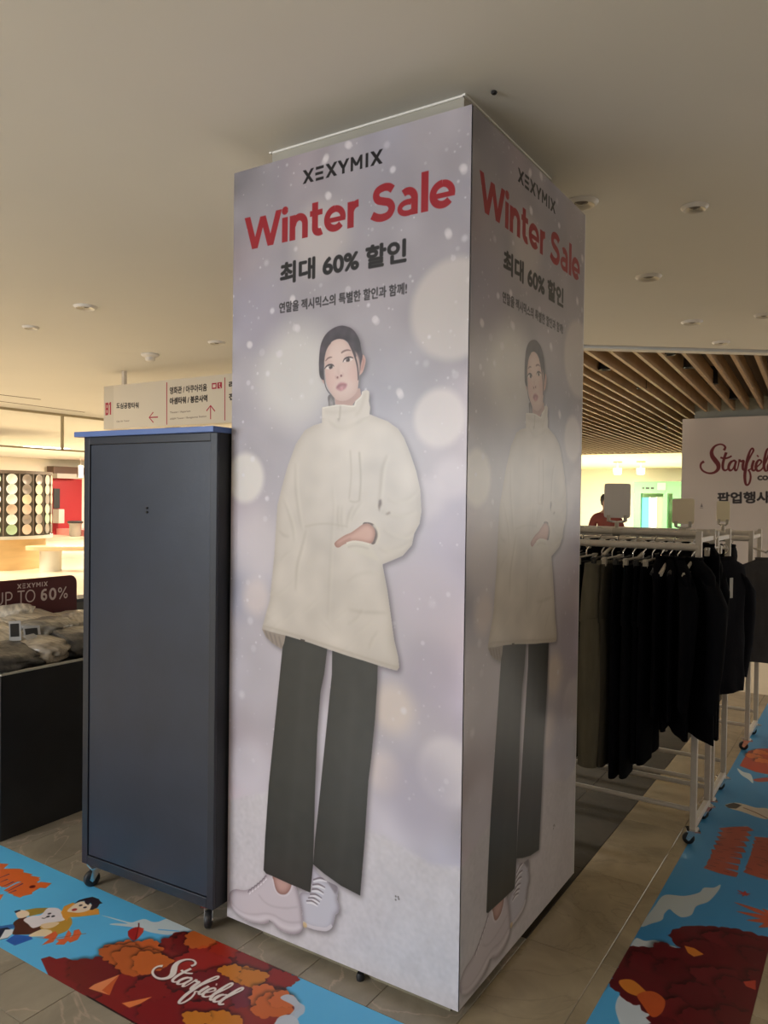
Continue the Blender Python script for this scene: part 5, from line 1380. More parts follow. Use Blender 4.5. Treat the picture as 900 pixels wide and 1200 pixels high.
# ================================================================== FAR LEFT HALL
# drum-shaped display with rows of round dishes
DX, DY, DR_ = -13.95, 6.85, 1.06
dr = empty('disc_display', (DX, DY, 0), 0, 'drum-shaped display covered in columns of round dishes on a pale timber base', 'display')
M_pine = mat('pale_timber', (0.66, 0.44, 0.20), 0.5, noise=(2, 0.08, (1, 1, 6)))
M_rack = mat('brown_metal_frame', (0.16, 0.12, 0.09), 0.5, 0.3)
M_back = mat('dark_back_mesh', (0.10, 0.085, 0.06), 0.7)
MB().lathe([(DR_ - 0.10, 0), (DR_ - 0.10, 0.60)], 64).build('timber_base', M_pine, dr, True)
MB().lathe([(DR_ - 0.03, 0.66), (DR_ - 0.03, 1.87)], 64).build('drum', M_back, dr, True)
MB().lathe([(DR_ - 0.12, 0.60), (DR_ + 0.03, 0.60), (DR_ + 0.03, 0.66), (DR_ - .12, 0.66)], 64).build('lower_ring', M_rim, dr)
MB().lathe([(DR_ - 0.12, 1.86), (DR_ + 0.02, 1.86), (DR_ + 0.02, 1.92), (DR_ - .12, 1.92)], 64).build('upper_ring', M_rack, dr)
base_a = math.atan2(-1.966 - DY, 0.987 - DX)
PL = {}
for nm, cc, rg, mt in (('white', (0.9, 0.87, 0.8), .3, 0), ('cream', (0.72, 0.62, 0.42), .35, 0), ('green', (0.45, 0.60, 0.38), .35, 0), ('grey', (0.36, 0.31, 0.27), .35, .4), ('rose', (0.66, 0.50, 0.38), .35, 0)):
    b = MB()
    b.lathe([(0.02, 0.0), (0.065, 0.0), (0.097, 0.016), (0.101, 0.022), (0.095, 0.022), (0.062, 0.007), (0.002, 0.006)], 24)
    PL[nm] = b.mesh('dish', mat('dish_' + nm, cc, rg, mt), True)
grid = ['green white white rose white green', 'white white white rose white green', 'grey grey cream rose grey rose', 'grey cream cream cream grey rose', 'rose cream grey cream green grey', 'cream cream cream grey cream grey']
for ci in range(-3, 6):
    a = base_a + math.radians(1 + 15.6 * ci)
    kinds = grid[max(0, min(ci, 5))].split()
    for r_ in range(6):
        o = bpy.data.objects.new('dish', PL[kinds[r_] if ci >= 0 else ('white', 'cream', 'rose')[(ci + r_) % 3]])
        COL.objects.link(o)
        o.parent = dr
        n = Vector((math.cos(a), math.sin(a), 0))
        o.location = n * (DR_ - 0.01) + Vector((0, 0, 1.755 - r_ * 0.193))
        o.rotation_euler = n.to_track_quat('Z', 'Y').to_euler()
    aa = a + math.radians(7.8)
    n = Vector((math.cos(aa), math.sin(aa), 0))
    b = MB()
    b.tube([n * (DR_ + .005) + Vector((0, 0, .63)), n * (DR_ + .005) + Vector((0, 0, 1.88))], 0.014, 6)
    b.build('upright', M_rack, dr)
# bench
bn = empty('bench', (-12.50, 7.02, 0), math.atan2(0.78, 0.62) - 0.12, 'low bench with a pale timber top on white round feet beside the disc display', 'bench')
M_bench = mat('bench_timber', (0.70, 0.50, 0.28), 0.45)
b = MB()
out = [(x, y) for x, y in [(1.9, -.25), (1.9, .25)] + [(-.1 + .25 * math.cos(t), .25 * math.sin(t)) for t in np.linspace(PI / 2, 3 * PI / 2, 14)]]
b.prism(out, 0.40, 0.48)
b.build('seat', M_bench, bn, bevel=0.01)
for xx in (0.1, 1.25):
    MB().lathe([(0.20, 0), (0.20, 0.40)], 32, (xx, 0, 0)).build('foot', mat('white_plaster', (0.75, 0.72, 0.62), 0.6), bn, True)
# red shop unit against the far wall
XW = -24.0
def wbox(parent, name, m, pa, za, zb, d0=0.0, d1=0.4):
    (ya, _), (yb, _2) = pa
    return MB().box(XW - d1, XW - d0, ya, yb, za, zb).build(name, m, parent)
rs_ = empty('red_shop_unit', (0, 0, 0), 0, 'bright red shop unit with a grey header and small black screen, far left', 'shop unit')
M_red = mat('red_panel', (0.30, 0.012, 0.018), 0.5)
M_grey = mat('grey_header', (0.42, 0.38, 0.34), 0.6)
wbox(rs_, 'wall_panel', M_red, [(14.97, 2.04), (16.17, 2.074)], 0.0, 2.03)
wbox(rs_, 'header', M_grey, [(14.94, 2.192), (15.74, 2.218)], 2.03, 2.20, -0.3, 0.3)
wbox(rs_, 'sign_band', mat('dark_brown_band', (0.13, 0.075, 0.055), 0.6), [(14.94, 2.436), (16.5, 2.499)], 2.20, 2.46, -0.1, 0.3)
wbox(rs_, 'screen', M_rubber, [(14.99, 1.643), (15.22, 1.647)], 0.95, 1.66, -0.06, 0.0)
wbox(rs_, 'shelf', M_grey, [(14.98, 0.939), (15.2, 0.938)], 0.42, 0.92, -0.35, 0.0)
wbox(rs_, 'step', mat('pink_floor_reflection', (0.74, 0.27, 0.25), 0.35), [(15.12, 0.2), (16.18, 0.171)], 0.0, 0.22, -2.2, 0.0)  # added pink box: the red unit's floor reflection put into its colour
sto = empty('stool', (-22.6, 14.9, 0), 0, 'small dark stool with a red rim before the red shop unit', 'stool')
MB().lathe([(0.16, 0), (0.2, 0.05), (0.2, 0.4), (0.24, 0.46)], 24).build('body', M_grey, sto, True)
MB().lathe([(0.25, 0.46), (0.27, 0.50), (0.22, 0.54)], 24).build('cushion', M_rubber, sto, True)
# golden machine on a timber counter
gm = empty('timber_counter', (-21.0, 14.6, 0), 0.0, 'timber counter before the gold machine, right of the red unit', 'counter')
MB().box(-0.5, 0.5, 0.15, 1.8, 0, 0.55).build('body', M_pine, gm)
MB().box(-0.6, 0.6, -0.02, 1.9, 0.55, 0.62).build('top', M_bench, gm)
M_gold = mat('brass', (0.55, 0.38, 0.12), 0.25, 1.0)
gk = empty('brass_machine', (-21.0, 14.6, 0.62), 0, 'tall brass and glass machine on the timber counter', 'machine')
MB().box(-0.25, 0.25, 0.15, 1.6, 0, 1.35).build('cabinet', mat('smoked_glass_case', (0.10, 0.08, 0.04), 0.2), gk)
for yy in (0.18, 0.42, 0.66, 0.9, 1.2, 1.5):
    MB().lathe([(0.05, 0.02), (0.07, 0.3), (0.04, 0.5), (0.06, 0.9), (0.03, 1.2), (0.05, 1.38)], 14, (0.30, yy, 0)).build('cylinder', M_gold, gk, True)
MB().box(-0.28, 0.36, 0.1, 1.65, 1.38, 1.5).build('hood', mat('olive_hood', (0.16, 0.11, 0.03), 0.5), gk)
pdl = empty('pendant_lamp', (-21.0, 13.95, 2.02), 0, 'white glowing tube pendant lamp beside the red unit', 'lamp')
MB().lathe([(0.07, 0), (0.075, 0.38), (0.03, 0.40)], 20).build('shade', mat('lit_glass', (0.9, 0.88, 0.8), 0.4, emit=((1, 0.95, 0.82), 1.6)), pdl, True)
MB().tube([(0, 0, .38), (0, 0, H - 2.02)], 0.008, 6).build('rod', M_wsteel, pdl)

# ================================================================== FAR RIGHT CONCOURSE
gs = empty('green_shop', (0, 0, 0), 0, 'pale green shop front with glass doors at the far end of the concourse', 'shop')
M_green = mat('pale_green_panel', (0.16, 0.42, 0.22), 0.6)
M_green2 = mat('pale_green_frame', (0.24, 0.50, 0.28), 0.6)
def gbox(name, m, px, z0, z1, d0=0.0, d1=0.3, parent=gs):
    (xa, _), (xb, _2) = px
    return MB().box(xa, xb, 36 - d1, 36 - d0, z0, z1).build(name, m, parent)
gbox('fascia', M_green, [(-8.9800, 2.4380), (-6.3720, 2.4390)], 1.86, 2.42)
gbox('back_wall', M_green2, [(-8.9800, 2.4380), (-6.3720, 2.4390)], 0.0, 1.86, -1.2, -1.0)
gbox('pier', M_green, [(-8.9670, 1.7800), (-8.6450, 1.7840)], 0, 1.86, 0, 0.3)
gbox('pier', M_green, [(-7.6180, 1.7930), (-7.4250, 1.7950)], 0, 1.86, 0, 0.3)
gbox('pier', M_green, [(-7.1930, 1.7970), (-6.3590, 1.8050)], 0, 1.86, 0, 0.3)
gbox('glass_door', mat('teal_glass', (0.10, 0.42, 0.55), 0.2), [(-8.6370, 1.3740), (-8.2390, 1.3800)], 0, 1.66, 0.1, 0.16)
gbox('glass_door', mat('white_blue_poster', (0.62, 0.72, 0.85), 0.4), [(-8.2390, 1.3800), (-7.9620, 1.3850)], 0, 1.66, 0.1, 0.16)
gbox('glass_door', mat('grey_glass', (0.25, 0.33, 0.26), 0.2), [(-7.9230, 1.3850), (-7.6500, 1.3890)], 0, 1.70, 0.1, 0.16)
gbox('display_panel', mat('blue_grey_screen', (0.28, 0.36, 0.36), 0.5), [(-7.8840, 1.3860), (-7.4940, 1.3920)], 2.02, 2.36, 0.3, 0.34)
for q_ in ([(-8.5890, 1.3750), (-8.4930, 1.3760)], [(-8.4290, 1.3770), (-8.2620, 1.3800)], [(-8.1910, 1.3810), (-8.0490, 1.3830)]):
    gbox('shop_lettering', M_rubber, q_, 2.06, 2.15, 0.3, 0.32)
gbox('door_frame', M_white, [(-8.2780, 1.3800), (-8.2310, 1.3800)], 0, 1.70, 0.16, 0.2)
gbox('door_frame', M_white, [(-7.9620, 1.3850), (-7.9150, 1.3850)], 0, 1.70, 0.16, 0.2)
for (a_, lab) in (([(-8.1440, 3.0960)], 'frosted drum ceiling lamp nearer the poster box, in the bright concourse'), ([(-7.2140, 2.9800)], 'frosted drum ceiling lamp above the green shop')):
    (x, z) = a_[0]
    o = empty('drum_lamp', (x, 30, 3.1), 0, lab, 'lamp')
    MB().lathe([(0.18, 0), (0.17, -0.05), (0.05, -0.06)], 28).build('ceiling_rose', mat('grey_disc', (0.4, 0.38, 0.3), 0.5), o, True)
    MB().lathe([(0.03, -0.06), (0.03, -0.26), (0.17, -0.27), (0.155, -0.52), (0.12, -0.54)], 28).build('shade', mat('frosted_glass', (0.9, 0.86, 0.7), 0.5, emit=((1, 0.97, 0.8), 0.9)), o, True)

# hoarding with the event title
HY = 10.5
(hx0, hz1), (hx1, _z) = [(-1.5970, 2.7760), (1.4140, 2.7560)]
hz1 = 2.76
hw, hh = hx1 - hx0, hz1
hc = Canvas(hw, hh, 0.006, (196, 186, 180))
def Hh(q):
    return [(a - hx0, b) for a, b in q]
AM2 = affine([(165, 545), (350, 330), (610, 706), (905, 380), (0, 0), (900, 700)], Hh([(-1.3280, 2.0130), (-1.0570, 2.3540), (-0.6660, 1.7550), (-0.2620, 2.2570), (-1.5990, 2.9060), (-0.2590, 1.7650)]))
swash(hc, AM2, (100, 18, 22), 1.12, 0.00165)
def htext(s, q, col, bold):
    hc.text(s, (0, 0), 1, 1, col, bold, M=fit(Hh(q)))
htext('팝업행사', [(-1.0690, 1.4760), (-0.3710, 1.4990), (-1.0720, 1.6360)], (34, 28, 30), 0.007)
htext('COEX', [(-0.5320, 1.8270), (-0.2870, 1.8300), (-0.5330, 1.8860)], (50, 40, 40), 0.006)
hc.poly(Hh([(-1.3160, 1.4150), (-1.2970, 1.4800), (-1.2780, 1.4160)]), (90, 84, 84), .7)
hc.poly(Hh([(-1.3230, 1.4040), (-1.2750, 1.4050), (-1.2740, 1.3980), (-1.3230, 1.3970)]), (90, 84, 84), .7)
hc.a *= (1 + 0.02 * hc.noise(0.2, 5))[..., None]
M_h = print_mat('event_board_print', hc, 0.6)
hb = empty('event_board', (hx0, HY, 0), 0, 'big off-white event board with red swash lettering behind the racks', 'board')
MB().box(0, hw, 0.001, 0.06, 0, hh).build('board', M_foam, hb)
printed_quad('board_print', (0, 0, 0), (hw, 0, 0), (hw, 0, hh), (0, 0, hh), M_h, hb)
c = MB()
c.box(hx0 + 0.14, 6, HY + 0.16, HY + 0.5, 2.70, 3.05)
struct('beam', c, mat('grey_beam_paint', (0.42, 0.42, 0.36), 0.7))
c = MB()
c.box(hx0 + .25, 6, HY + 0.2, HY + 0.4, 0, 2.70)
struct('wall_inner', c, M_ceil)

# ================================================================== CLOTHES RACKS
def rack(y0, y1, xe, xb, zt, zr0, zr1, label):
    o = empty('clothes_rack', (xe, y0, 0), 0, label, 'clothes rack', 'white clothes racks on casters')
    w = 0.013
    xl = xb - xe
    D = y1 - y0
    for xx in (0, xl):
        for yy in (0, D):
            MB().box(xx - w, xx + w, yy - w, yy + w, 0.066, zt).build('post', M_wsteel, o, bevel=0.003)
        MB().box(xx - w + .001, xx + w - .001, w, D - w, 0.068, 0.094).build('base_bar', M_wsteel, o, bevel=0.003)
        MB().box(xx - 0.008, xx + 0.008, w, D - w, zt - 0.05, zt - 0.03).build('cross_bar', M_wsteel, o)
        for yy in (0.0, D):
            cs = caster(o, xx, yy, math.radians(200 + 60 * yy + 40 * xx), 0.026, 0.018, 0.066)
    for yy, zz in ((0, zr0), (D, zr1)):
        MB().tube([(xl, yy, zz), (0, yy, zz)], 0.016, 14).build('hanging_rail', M_wsteel, o, True)
    for yy in (0, D):
        MB().tube([(xl, yy, 0.150), (0, yy, 0.150)], 0.011, 10).build('lower_bar', M_wsteel, o, True)
    return o
rack(1.605, 1.93, 0.325, -1.15, 1.372, 1.300, 1.345, 'white steel clothes rack nearest the poster box, full of black trousers')
rack(2.02, 2.375, 0.325, -1.15, 1.362, 1.30, 1.335, 'white steel clothes rack directly behind the nearest one')
rack(3.15, 3.53, 0.335, -1.15, 1.33, 1.28, 1.30, 'third white clothes rack with the grey tee on its end')

def fabric(name, col, rough=0.9, wr=0.12):
    return mat(name, col, rough, noise=(9, wr, (3, 3, 0.6)), bump=(26, 0.25), spec=0.06)
F_black = fabric('black_cloth', (0.004, 0.004, 0.006))
F_black2 = fabric('soft_black_cloth', (0.007, 0.007, 0.009))
F_olive = fabric('olive_grey_wool', (0.15, 0.135, 0.10))
F_olive2 = fabric('dark_olive_wool', (0.07, 0.062, 0.048))
F_tee = fabric('charcoal_jersey', (0.075, 0.072, 0.078))
F_navy = fabric('navy_black_knit', (0.006, 0.006, 0.010))

def ring(hw, th, z, n=28, ph=0.0, amp=0.0, k=5, cx=0.0, cy=0.0):
    out = []
    for i in range(n):
        a = 2 * PI * i / n
        ca, sa_ = math.cos(a), math.sin(a)
        r = 1 + amp * math.sin(k * a + ph)
        out.append((cx + hw * math.copysign(abs(ca) ** 0.8, ca) * (1 + amp * .2 * math.sin(3 * a + ph)), cy + th * math.copysign(abs(sa_) ** 0.8, sa_) * r, z))
    return out
def hanger(parent_name, x, y, zr, yaw, m, label, group, clip=False, wid=0.20):
    o = empty('clothes_hanger', (x, y, zr), yaw, label, 'hanger', group)
    hk = [(0, 0.020 * math.cos(t), 0.020 * math.sin(t)) for t in np.linspace(-0.5, PI + .35, 10)]
    hk = [(0, q[1], q[2] + .0) for q in hk]
    hk += [(0, -0.006, -0.024), (0, 0, -0.035), (0, 0, -0.062)]
    MB().tube(hk, 0.0028, 6).build('hook', M_chrome, o, True)
    if clip:
        MB().tube([(-wid * .8, 0, -0.062), (wid * .8, 0, -0.062)], 0.005, 8).build('bar', m, o, True)
        for s in (-1, 1):
            MB().box(s * wid * .6 - .012, s * wid * .6 + .012, -.010, .010, -0.095, -0.055).build('clip', m, o, bevel=.003)
    else:
        pts = [(wid * t, 0, -0.062 - 0.05 * abs(t) ** 1.5) for t in np.linspace(-1, 1, 13)]
        MB().tube(pts, [0.006 + .004 * abs(t) for t in np.linspace(-1, 1, 13)], 8).build('shoulder_bar', m, o, True)
        MB().tube([(-wid * .85, 0, -0.104), (wid * .85, 0, -0.104)], 0.004, 6).build('cross_bar', m, o, True)
    return o
def top_garment(name, x, y, z, yaw, m, L, label, group, hw=0.21, th=0.035, sleeve='long', seed=0, tagged=False, cat='top', flare=1.0):
    o = empty(name, (x, y, z), yaw, label, cat, group)
    rr = random.Random(seed)
    rs = []
    for zz, w, t in ((0.0, .075, .022), (-.012, .092, .026), (-.035, .15, .030), (-.06, hw * .93, .032), (-.10, hw, th), (-.18, hw * .97, th * 1.1), (-.30, hw * .95, th), (-.42, hw * .96, th), (-.52, hw, th * .95), (-.6, hw * 1.02, th * .9)):
        if -zz < L:
            rs.append(ring(w * (flare if -zz > .2 else 1), t, zz, 32, rr.random() * 6, 0.16 if -zz > .1 else 0.03, 6))
    rs.append(ring(hw * 1.03 * flare, th * .9, -L, 32, rr.random() * 6, 0.25, 7))
    MB().rings(rs).build('body', m, o, True)
    MB().rings([ring(.075, .024, -.006), ring(.078, .026, .010), ring(.068, .020, .012), ring(.066, .018, -.004)], False).build('collar', m, o, True)
    for s in (-1, 1):
        if sleeve == 'long':
            pts = [(s * (hw - .045), 0, -.085), (s * (hw + .01), .0, -.15), (s * (hw + .035), .01, -.28), (s * (hw + .035), .015, -.42), (s * (hw + .015), .02, -min(L - .03, .60))]
            b = MB()
            b.rings([[(p[0] + q[0], p[1] + q[1], p[2] + q[0] * -s * .5) for q in [(r_ * math.cos(a), r_ * .55 * math.sin(a)) for a in np.linspace(0, 2 * PI, 15)[:-1]]] for p, r_ in zip(pts, (.06, .066, .058, .05, .038))])
            b.build('sleeve', m, o, True)
        elif sleeve == 'short':
            pts = [(s * (hw - .05), 0, -.085), (s * (hw + .03), 0, -.15), (s * (hw + .075), 0, -.26)]
            b = MB()
            b.rings([[(p[0] + q[0], p[1] + q[1], p[2] + q[0] * -s * .5) for q in [(r_ * math.cos(a), r_ * .5 * math.sin(a)) for a in np.linspace(0, 2 * PI, 15)[:-1]]] for p, r_ in zip(pts, (.065, .075, .078))])
            b.build('sleeve', m, o, True)
    if tagged:
        MB().box(-.012, .012, -th - .012, -th - .010, -.19, -.09).build('price_tag', M_card, o)
    return o
def trousers(x, y, z, yaw, m, L, label, group, hw=0.17, th=0.03, seed=0):
    o = empty('trousers', (x, y, z), yaw, label, 'trousers', group)
    rr = random.Random(seed)
    MB().rings([ring(hw * .9, th * .8, 0), ring(hw * .92, th * .85, -.04)]).build('waistband', m, o, True)
    b = MB()
    b.rings([ring(hw * .92, th * .86, -.04), ring(hw, th, -.14, amp=.08), ring(hw * 1.03, th * 1.1, -.26, amp=.1)])
    b.build('seat', m, o, True)
    for s in (-1, 1):
        b = MB()
        rs = []
        for k in range(8):
            t = k / 7
            w = hw * (.52 - .06 * math.sin(t * 3))
            rs.append(ring(w, th * (1.02 + .15 * math.sin(t * 5 + s)), -.24 - (L - .24) * t, 22, rr.random() * .8 + s, .10, 4, s * hw * .50, s * .006))
        b.rings(rs)
        b.build('trouser_leg', m, o, True)
    return o
YAW = PI / 2
GT = 'plain black trousers on the nearest rack'
# nearest rack: (x, kind, cloth, bottom z, label)
zr = 1.30
row = [(-.40, 't', F_black, .33), (-.34, 't', F_black, .34), (-.28, 't', F_black, .33), (-.225, 't', F_black, .34), (-.17, 't', F_black, .33), (-.098, 't', F_olive, .305), (-.05, 't', F_olive2, .31),
       (.0, 't', F_black, .275), (.045, 't', F_black2, .285), (.09, 't', F_black, .355), (.13, 't', F_black, .36), (.17, 'p', F_black, .58), (.205, 'p', F_black, .57), (.24, 'p', F_black, .50), (.30, 'p', F_black2, .495)]
M_hw = mat('ivory_plastic', (0.55, 0.50, 0.42), 0.4)
M_hb = mat('black_plastic', (0.02, 0.02, 0.02), 0.35)
for i, (x, kd, f, zb) in enumerate(row):
    dy = 0.012 * math.sin(i * 2.3)
    if kd == 't':
        if f is F_olive:
            lab, gp = 'olive-grey woollen trousers, the only pale pair in the black row', GT
        elif f is F_olive2:
            lab, gp = 'dark olive trousers directly beside the pale olive-grey pair', GT
        else:
            lab, gp = 'plain black trousers hanging edge-on in the nearest rack row', GT
        trousers(x, 1.605 + dy, zr - .085, YAW + .05 * math.sin(i), f, zr - .085 - zb, lab, gp, hw=.175, th=.021 if f is not F_olive else .056, seed=i)
        hanger('', x, 1.605, zr, YAW, (M_hw, M_hb)[i % 2], 'clip hanger holding trousers on the nearest rack', 'clip hangers on the nearest rack', True)
    else:
        top_garment('sweater', x, 1.605 + dy, zr - .052, YAW + (.10, .24, .44, .64)[min(3, max(0, i - 11))], f, zr - .05 - zb, 'black long top hanging edge-on near the front post of the nearest rack', 'black tops on the nearest rack', hw=.20, th=.022, seed=i + 40, sleeve='long' if i > 12 else 'none')
        hanger('', x, 1.605, zr, YAW, (M_hw, M_hb)[i % 2], 'shoulder hanger under a black top on the nearest rack', 'shoulder hangers on the nearest rack', wid=.17)
for i in range(9):
    x = -.42 + i * .09
    top_garment('sweater', x, 1.93, 1.345 - .052, YAW + (.02 * i if i < 7 else .25 + .22 * (i - 7)), F_black, .86, 'black top on the rear rail of the nearest rack', 'black tops on the rear rail of the nearest rack', hw=.17, th=.024, seed=i + 60, sleeve='none')
    hanger('', x + .03, 1.93, 1.345, YAW + .2 * math.sin(i * 2), (M_hw, M_hb, M_hw)[i % 3], 'hanger on the rear rail of the nearest rack', 'hangers on the rear rail of the nearest rack', i % 2 == 0)
for i in range(7):
    x = -.095 + i * .066
    top_garment('sweater', x, 2.02, 1.30 - .052, YAW + .085 * max(0, i - 1), F_black, .85, 'long black top hanging edge-on in the second rack', 'long black tops on the second rack', hw=.18, th=.02, seed=i + 80, sleeve='long' if i > 4 else 'none')
    hanger('', x, 2.02, 1.30, YAW, (M_hw, M_hb)[i % 2], 'hanger under a black top on the second rack', 'hangers on the second rack', wid=.16)
# single pieces hung facing the aisle
(gx, gz) = [(0.3830, 1.2350)][0]
top_garment('sweater', .335, 2.20, 1.215, math.radians(62), F_navy, .67, 'black long-sleeved sweater with a white price strip, hung facing the aisle', None, hw=.165, th=.032, seed=5, tagged=True, cat='sweater')
MB_h = hanger('', .335, 2.20, 1.267, math.radians(62), mat('pale_wood_hanger', (0.62, 0.54, 0.46), .45), 'pale hanger holding the black sweater with the price strip', None, wid=.13)
MB().box(-.008, .10, -.008, .008, 0, 0)
arm = empty('faceout_arm', (.273, 2.25, 1.262), 0, 'short steel arm at the second rack end carrying the black sweater', 'rail arm')
MB().tube([(0, 0.185, 0.02), (0, 0.10, 0.02), (.06, -.045, 0.005), (.075, -.075, 0.012)], 0.006, 8).build('arm_tube', M_wsteel, arm, True)
top_garment('tee_shirt', .445, 3.06, 1.165, math.radians(12), F_tee, .60, 'charcoal grey tee with soft vertical folds on a black hanger, at the right edge', None, hw=.19, th=.05, seed=6, sleeve='short', cat='tee')
hanger('', .445, 3.06, 1.222, math.radians(12), M_hb, 'black hanger holding the charcoal grey tee', None, wid=.16)
arm = empty('faceout_arm', (.335, 3.15, 1.20), 0, 'short steel arm at the third rack end carrying the grey tee', 'rail arm')
MB().tube([(0, 0, 0.03), (.09, -.07, 0.006), (.12, -.10, 0.04)], 0.006, 8).build('arm_tube', M_wsteel, arm, True)
for i in range(8):
    x = -.30 + i * .075
    top_garment('sweater', x, 3.15, 1.28 - .052, YAW + .07 * math.sin(i * 3), (F_black2, F_black, F_tee)[i % 3], .62, 'dark top hanging edge-on in the third rack', 'dark tops on the third rack', hw=.18, th=.026, seed=i + 100, sleeve='none')
    hanger('', x, 3.15, 1.28, YAW, (M_hb, M_hw)[i % 2], 'hanger on the third rack', 'hangers on the third rack', wid=.16)

# sign holders clipped on the rails
def sign_holder(x, y, zr, w, h, yaw, col, label, lift=.05):
    o = empty('sign_holder', (x, y, zr), yaw, label, 'sign holder')
    r = .012
    pl = []
    for cx_, cz_, a0 in ((w / 2 - r, r, -90), (w / 2 - r, h - r, 0), (-w / 2 + r, h - r, 90), (-w / 2 + r, r, 180)):
        pl += [(cx_ + r * math.cos(math.radians(a0 + t)), cz_ + r * math.sin(math.radians(a0 + t)) + lift) for t in (0, 30, 60, 90)]
    MB().prism(pl, -.002, .002, Matrix.Rotation(PI / 2, 4, 'X')).build('panel', mat('sign_card', col, .5), o)
    for s in (-1, 1):
        MB().box(s * w * .32 - .008, s * w * .32 + .008, -.008, .008, lift - .018, lift + .014).build('clip', M_hw, o, bevel=.002)
    MB().tube([(-w * .32, 0, lift - .016), (0, 0, lift - .022), (w * .32, 0, lift - .016)], .006, 8).build('bar', M_chrome, o, True)
    MB().lathe([(.010, 0), (.010, lift - .02)], 12).build('stem', M_hw, o, True)
    MB().lathe([(.022, -.018), (.022, .018)], 16, M=Matrix.Rotation(PI / 2, 4, 'Y')).build('rail_clamp', M_hw, o, True)
    return o
sign_holder(-.125, 1.93, 1.345, .128, .172, .10, (.80, .76, .75), 'tallest blank white sign holder, clipped to the rack nearest the poster box', .068)
sign_holder(.10, 2.375, 1.335, .112, .135, .05, (.92, .80, .60), 'middle blank cream sign holder before the left edge of the event board', .045)  # backlight through this card and the next is put into their bright colour
sign_holder(.175, 3.15, 1.28, .075, .125, .02, (.92, .82, .60), 'smallest cream sign holder below the Korean words of the event board', .10)

# ================================================================== PERSON IN THE CONCOURSE
def skin(name, nodes, edges, m, parent, sub=2):
    me = bpy.data.meshes.new(name)
    bm = bmesh.new()
    lay = bm.verts.layers.skin.verify()
    vs_ = []
    for i, (co, r) in enumerate(nodes):
        v = bm.verts.new(co)
        v[lay].radius = r if isinstance(r, tuple) else (r, r)
        if i == 0:
            v[lay].use_root = True
        vs_.append(v)
    for a, b in edges:
        bm.edges.new((vs_[a], vs_[b]))
    bm.to_mesh(me)
    bm.free()
    me.materials.append(m)
    o = bpy.data.objects.new(name, me)
    COL.objects.link(o)
    o.parent = parent
    o.modifiers.new('skin', 'SKIN').use_smooth_shade = True
    s = o.modifiers.new('sub', 'SUBSURF')
    s.levels = s.render_levels = sub
    return o
(pxx, pz) = [(-2.4720, 1.3270)][0]
pr = empty('person', (pxx + .06, 9.4, 0), math.radians(20), 'person in a reddish-brown top seen from the chest up beyond the racks', 'person')
M_skin = mat('skin', (0.42, 0.26, 0.19), 0.55)
M_top = mat('rust_brown_top', (0.16, 0.035, 0.025), 0.85)
M_trs = mat('dark_trousers', (0.02, 0.02, 0.025), 0.85)
k = 0.93
def P3(x, y, z):
    return (x * k, y * k, z * k)
nodes = [(P3(0, 0, .93), (.13, .10)), (P3(0, 0, 1.10), (.115, .09)), (P3(0, 0, 1.28), (.14, .10)), (P3(0, 0, 1.38), (.09, .07)), (P3(0, 0, 1.46), .05), (P3(0, -.01, 1.53), (.065, .08)), (P3(0, -.015, 1.61), (.072, .09)), (P3(0, -.005, 1.66), (.05, .06)),
         (P3(-.17, 0, 1.35), .055), (P3(-.23, 0, 1.10), .042), (P3(-.22, -.08, .88), .032), (P3(-.21, -.12, .79), (.02, .035)),
         (P3(.17, 0, 1.35), .055), (P3(.23, 0, 1.10), .042), (P3(.22, -.08, .88), .032), (P3(.21, -.12, .79), (.02, .035)),
         (P3(-.09, 0, .86), .085), (P3(-.10, -.01, .48), .055), (P3(-.10, .02, .09), .038), (P3(-.10, -.10, .03), .03),
         (P3(.09, 0, .86), .085), (P3(.10, -.01, .48), .055), (P3(.10, .02, .09), .038), (P3(.10, -.10, .03), .03)]
edges = [(0, 1), (1, 2), (2, 3), (3, 4), (4, 5), (5, 6), (6, 7), (3, 8), (8, 9), (9, 10), (10, 11), (3, 12), (12, 13), (13, 14), (14, 15), (0, 16), (16, 17), (17, 18), (18, 19), (0, 20), (20, 21), (21, 22), (22, 23)]
for s in (0,):
    for hx, base in ((-1, 11), (1, 15)):
        for f_ in range(4):
            nodes.append((P3(hx * (.21 - .012 * (f_ - 1.5) * 0), -.13 - .017 * (f_ - 1.5), .73 - .008 * abs(f_ - 1.5)), .0085))
            nodes.append((P3(hx * .20, -.135 - .019 * (f_ - 1.5), .69 + .006 * abs(f_ - 1.5)), .0075))
            edges += [(base, len(nodes) - 2), (len(nodes) - 2, len(nodes) - 1)]
        nodes.append((P3(hx * .18, -.16, .76), .010))
        nodes.append((P3(hx * .17, -.18, .73), .008))
        edges += [(base, len(nodes) - 2), (len(nodes) - 2, len(nodes) - 1)]
skin('body', nodes, edges, M_skin, pr)
skin('top', [(P3(0, 0, .90), (.155, .125)), (P3(0, 0, 1.10), (.14, .115)), (P3(0, 0, 1.28), (.16, .12)), (P3(0, 0, 1.385), (.11, .085)), (P3(0, 0, 1.425), .065),
             (P3(-.17, 0, 1.35), .078), (P3(-.235, 0, 1.10), .062), (P3(-.225, -.07, .90), .048), (P3(.17, 0, 1.35), .078), (P3(.235, 0, 1.10), .062), (P3(.225, -.07, .90), .048)],
     [(0, 1), (1, 2), (2, 3), (3, 4), (3, 5), (5, 6), (6, 7), (3, 8), (8, 9), (9, 10)], M_top, pr)
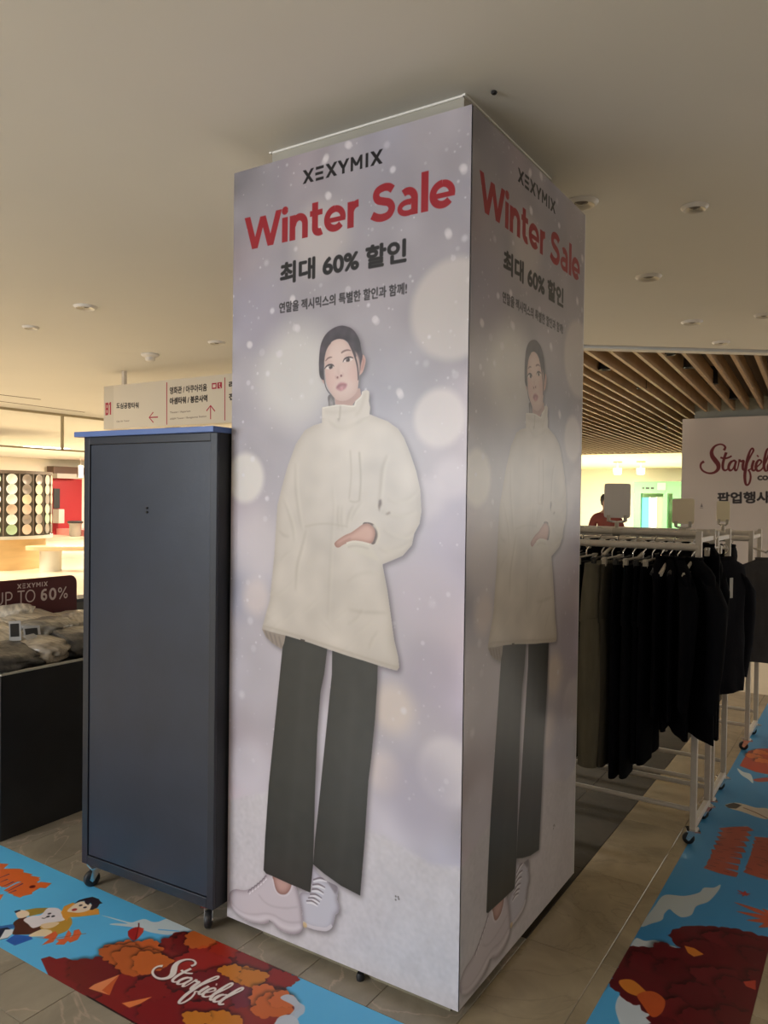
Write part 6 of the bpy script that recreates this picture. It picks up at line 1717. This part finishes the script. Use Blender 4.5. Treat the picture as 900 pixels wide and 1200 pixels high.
skin('trousers', [(P3(0, 0, .96), (.14, .115)), (P3(0, 0, .86), (.15, .12)), (P3(-.095, 0, .78), .10), (P3(-.10, -.01, .48), .075), (P3(-.10, .02, .10), .06), (P3(.095, 0, .78), .10), (P3(.10, -.01, .48), .075), (P3(.10, .02, .10), .06)],
     [(0, 1), (1, 2), (2, 3), (3, 4), (1, 5), (5, 6), (6, 7)], M_trs, pr)
b = MB()
b.lathe([(.03, -.10), (.075, -.07), (.092, 0), (.088, .05), (.06, .088), (.002, .10)], 20, M=Matrix.Translation(P3(0, .018, 1.615)))
b.build('hair', M_rubber, pr, True)
b = MB()
b.prism([(-.012, 0), (.012, 0), (0, .035)], -.02, .0, Matrix.Translation(P3(0, -.10, 1.575)))
b.build('nose', M_skin, pr)

# ================================================================== LABELS OF LOOK-ALIKES
ORD = 'first second third fourth fifth sixth seventh eighth ninth tenth eleventh twelfth thirteenth fourteenth fifteenth sixteenth'.split()
def ordinals(group, name, fmt, key, only=None):
    L_ = [o for o in COL.objects if o.parent is None and o.get('group') == group and o.name.split('.')[0] == name and (only is None or only in o['label'])]
    L_.sort(key=key)
    for i, o in enumerate(L_):
        o['label'] = fmt % ORD[i]
kx = lambda o: -o.location.x
ordinals(GT, 'trousers', 'plain black trousers on the nearest rack, %s black pair counted from the front post', kx, 'plain')
ordinals('black tops on the nearest rack', 'sweater', 'long black top on the nearest rack, %s counted from the front post', kx)
ordinals('black tops on the rear rail of the nearest rack', 'sweater', 'black top on the rear rail of the nearest rack, %s from the post', kx)
ordinals('long black tops on the second rack', 'sweater', 'long black top in the second rack, %s counted from its end post', kx)
ordinals('dark tops on the third rack', 'sweater', 'dark top in the third rack, %s counted from its end post', kx)
ordinals('clip hangers on the nearest rack', 'clothes_hanger', 'clip hanger holding trousers on the nearest rack, %s from the front post', kx)
ordinals('shoulder hangers on the nearest rack', 'clothes_hanger', 'shoulder hanger under a black top, %s from the front post of the nearest rack', kx)
ordinals('hangers on the rear rail of the nearest rack', 'clothes_hanger', 'hanger on the rear rail of the nearest rack, %s from the post', kx)
ordinals('hangers on the second rack', 'clothes_hanger', 'hanger in the second rack, %s counted from its end post', kx)
ordinals('hangers on the third rack', 'clothes_hanger', 'hanger in the third rack, %s counted from its end post', kx)
ordinals('black spotlights in the slatted ceiling', 'track_spotlight', 'black spotlight between the ceiling slats, %s counted from the left', lambda o: ((o.location - cam.location).dot(rt)) / ((o.location - cam.location).dot(fw)))
ordinals('bagged garments in the bargain bin', 'bagged_garment', 'bagged garment buried at the bottom of the bin heap, %s from the left', lambda o: o.location.y, 'bottom')
ordinals('bagged garments in the bargain bin', 'bagged_garment', 'bagged garment in the bin hidden behind the cabinet, %s from the left', lambda o: o.location.y, 'hidden')
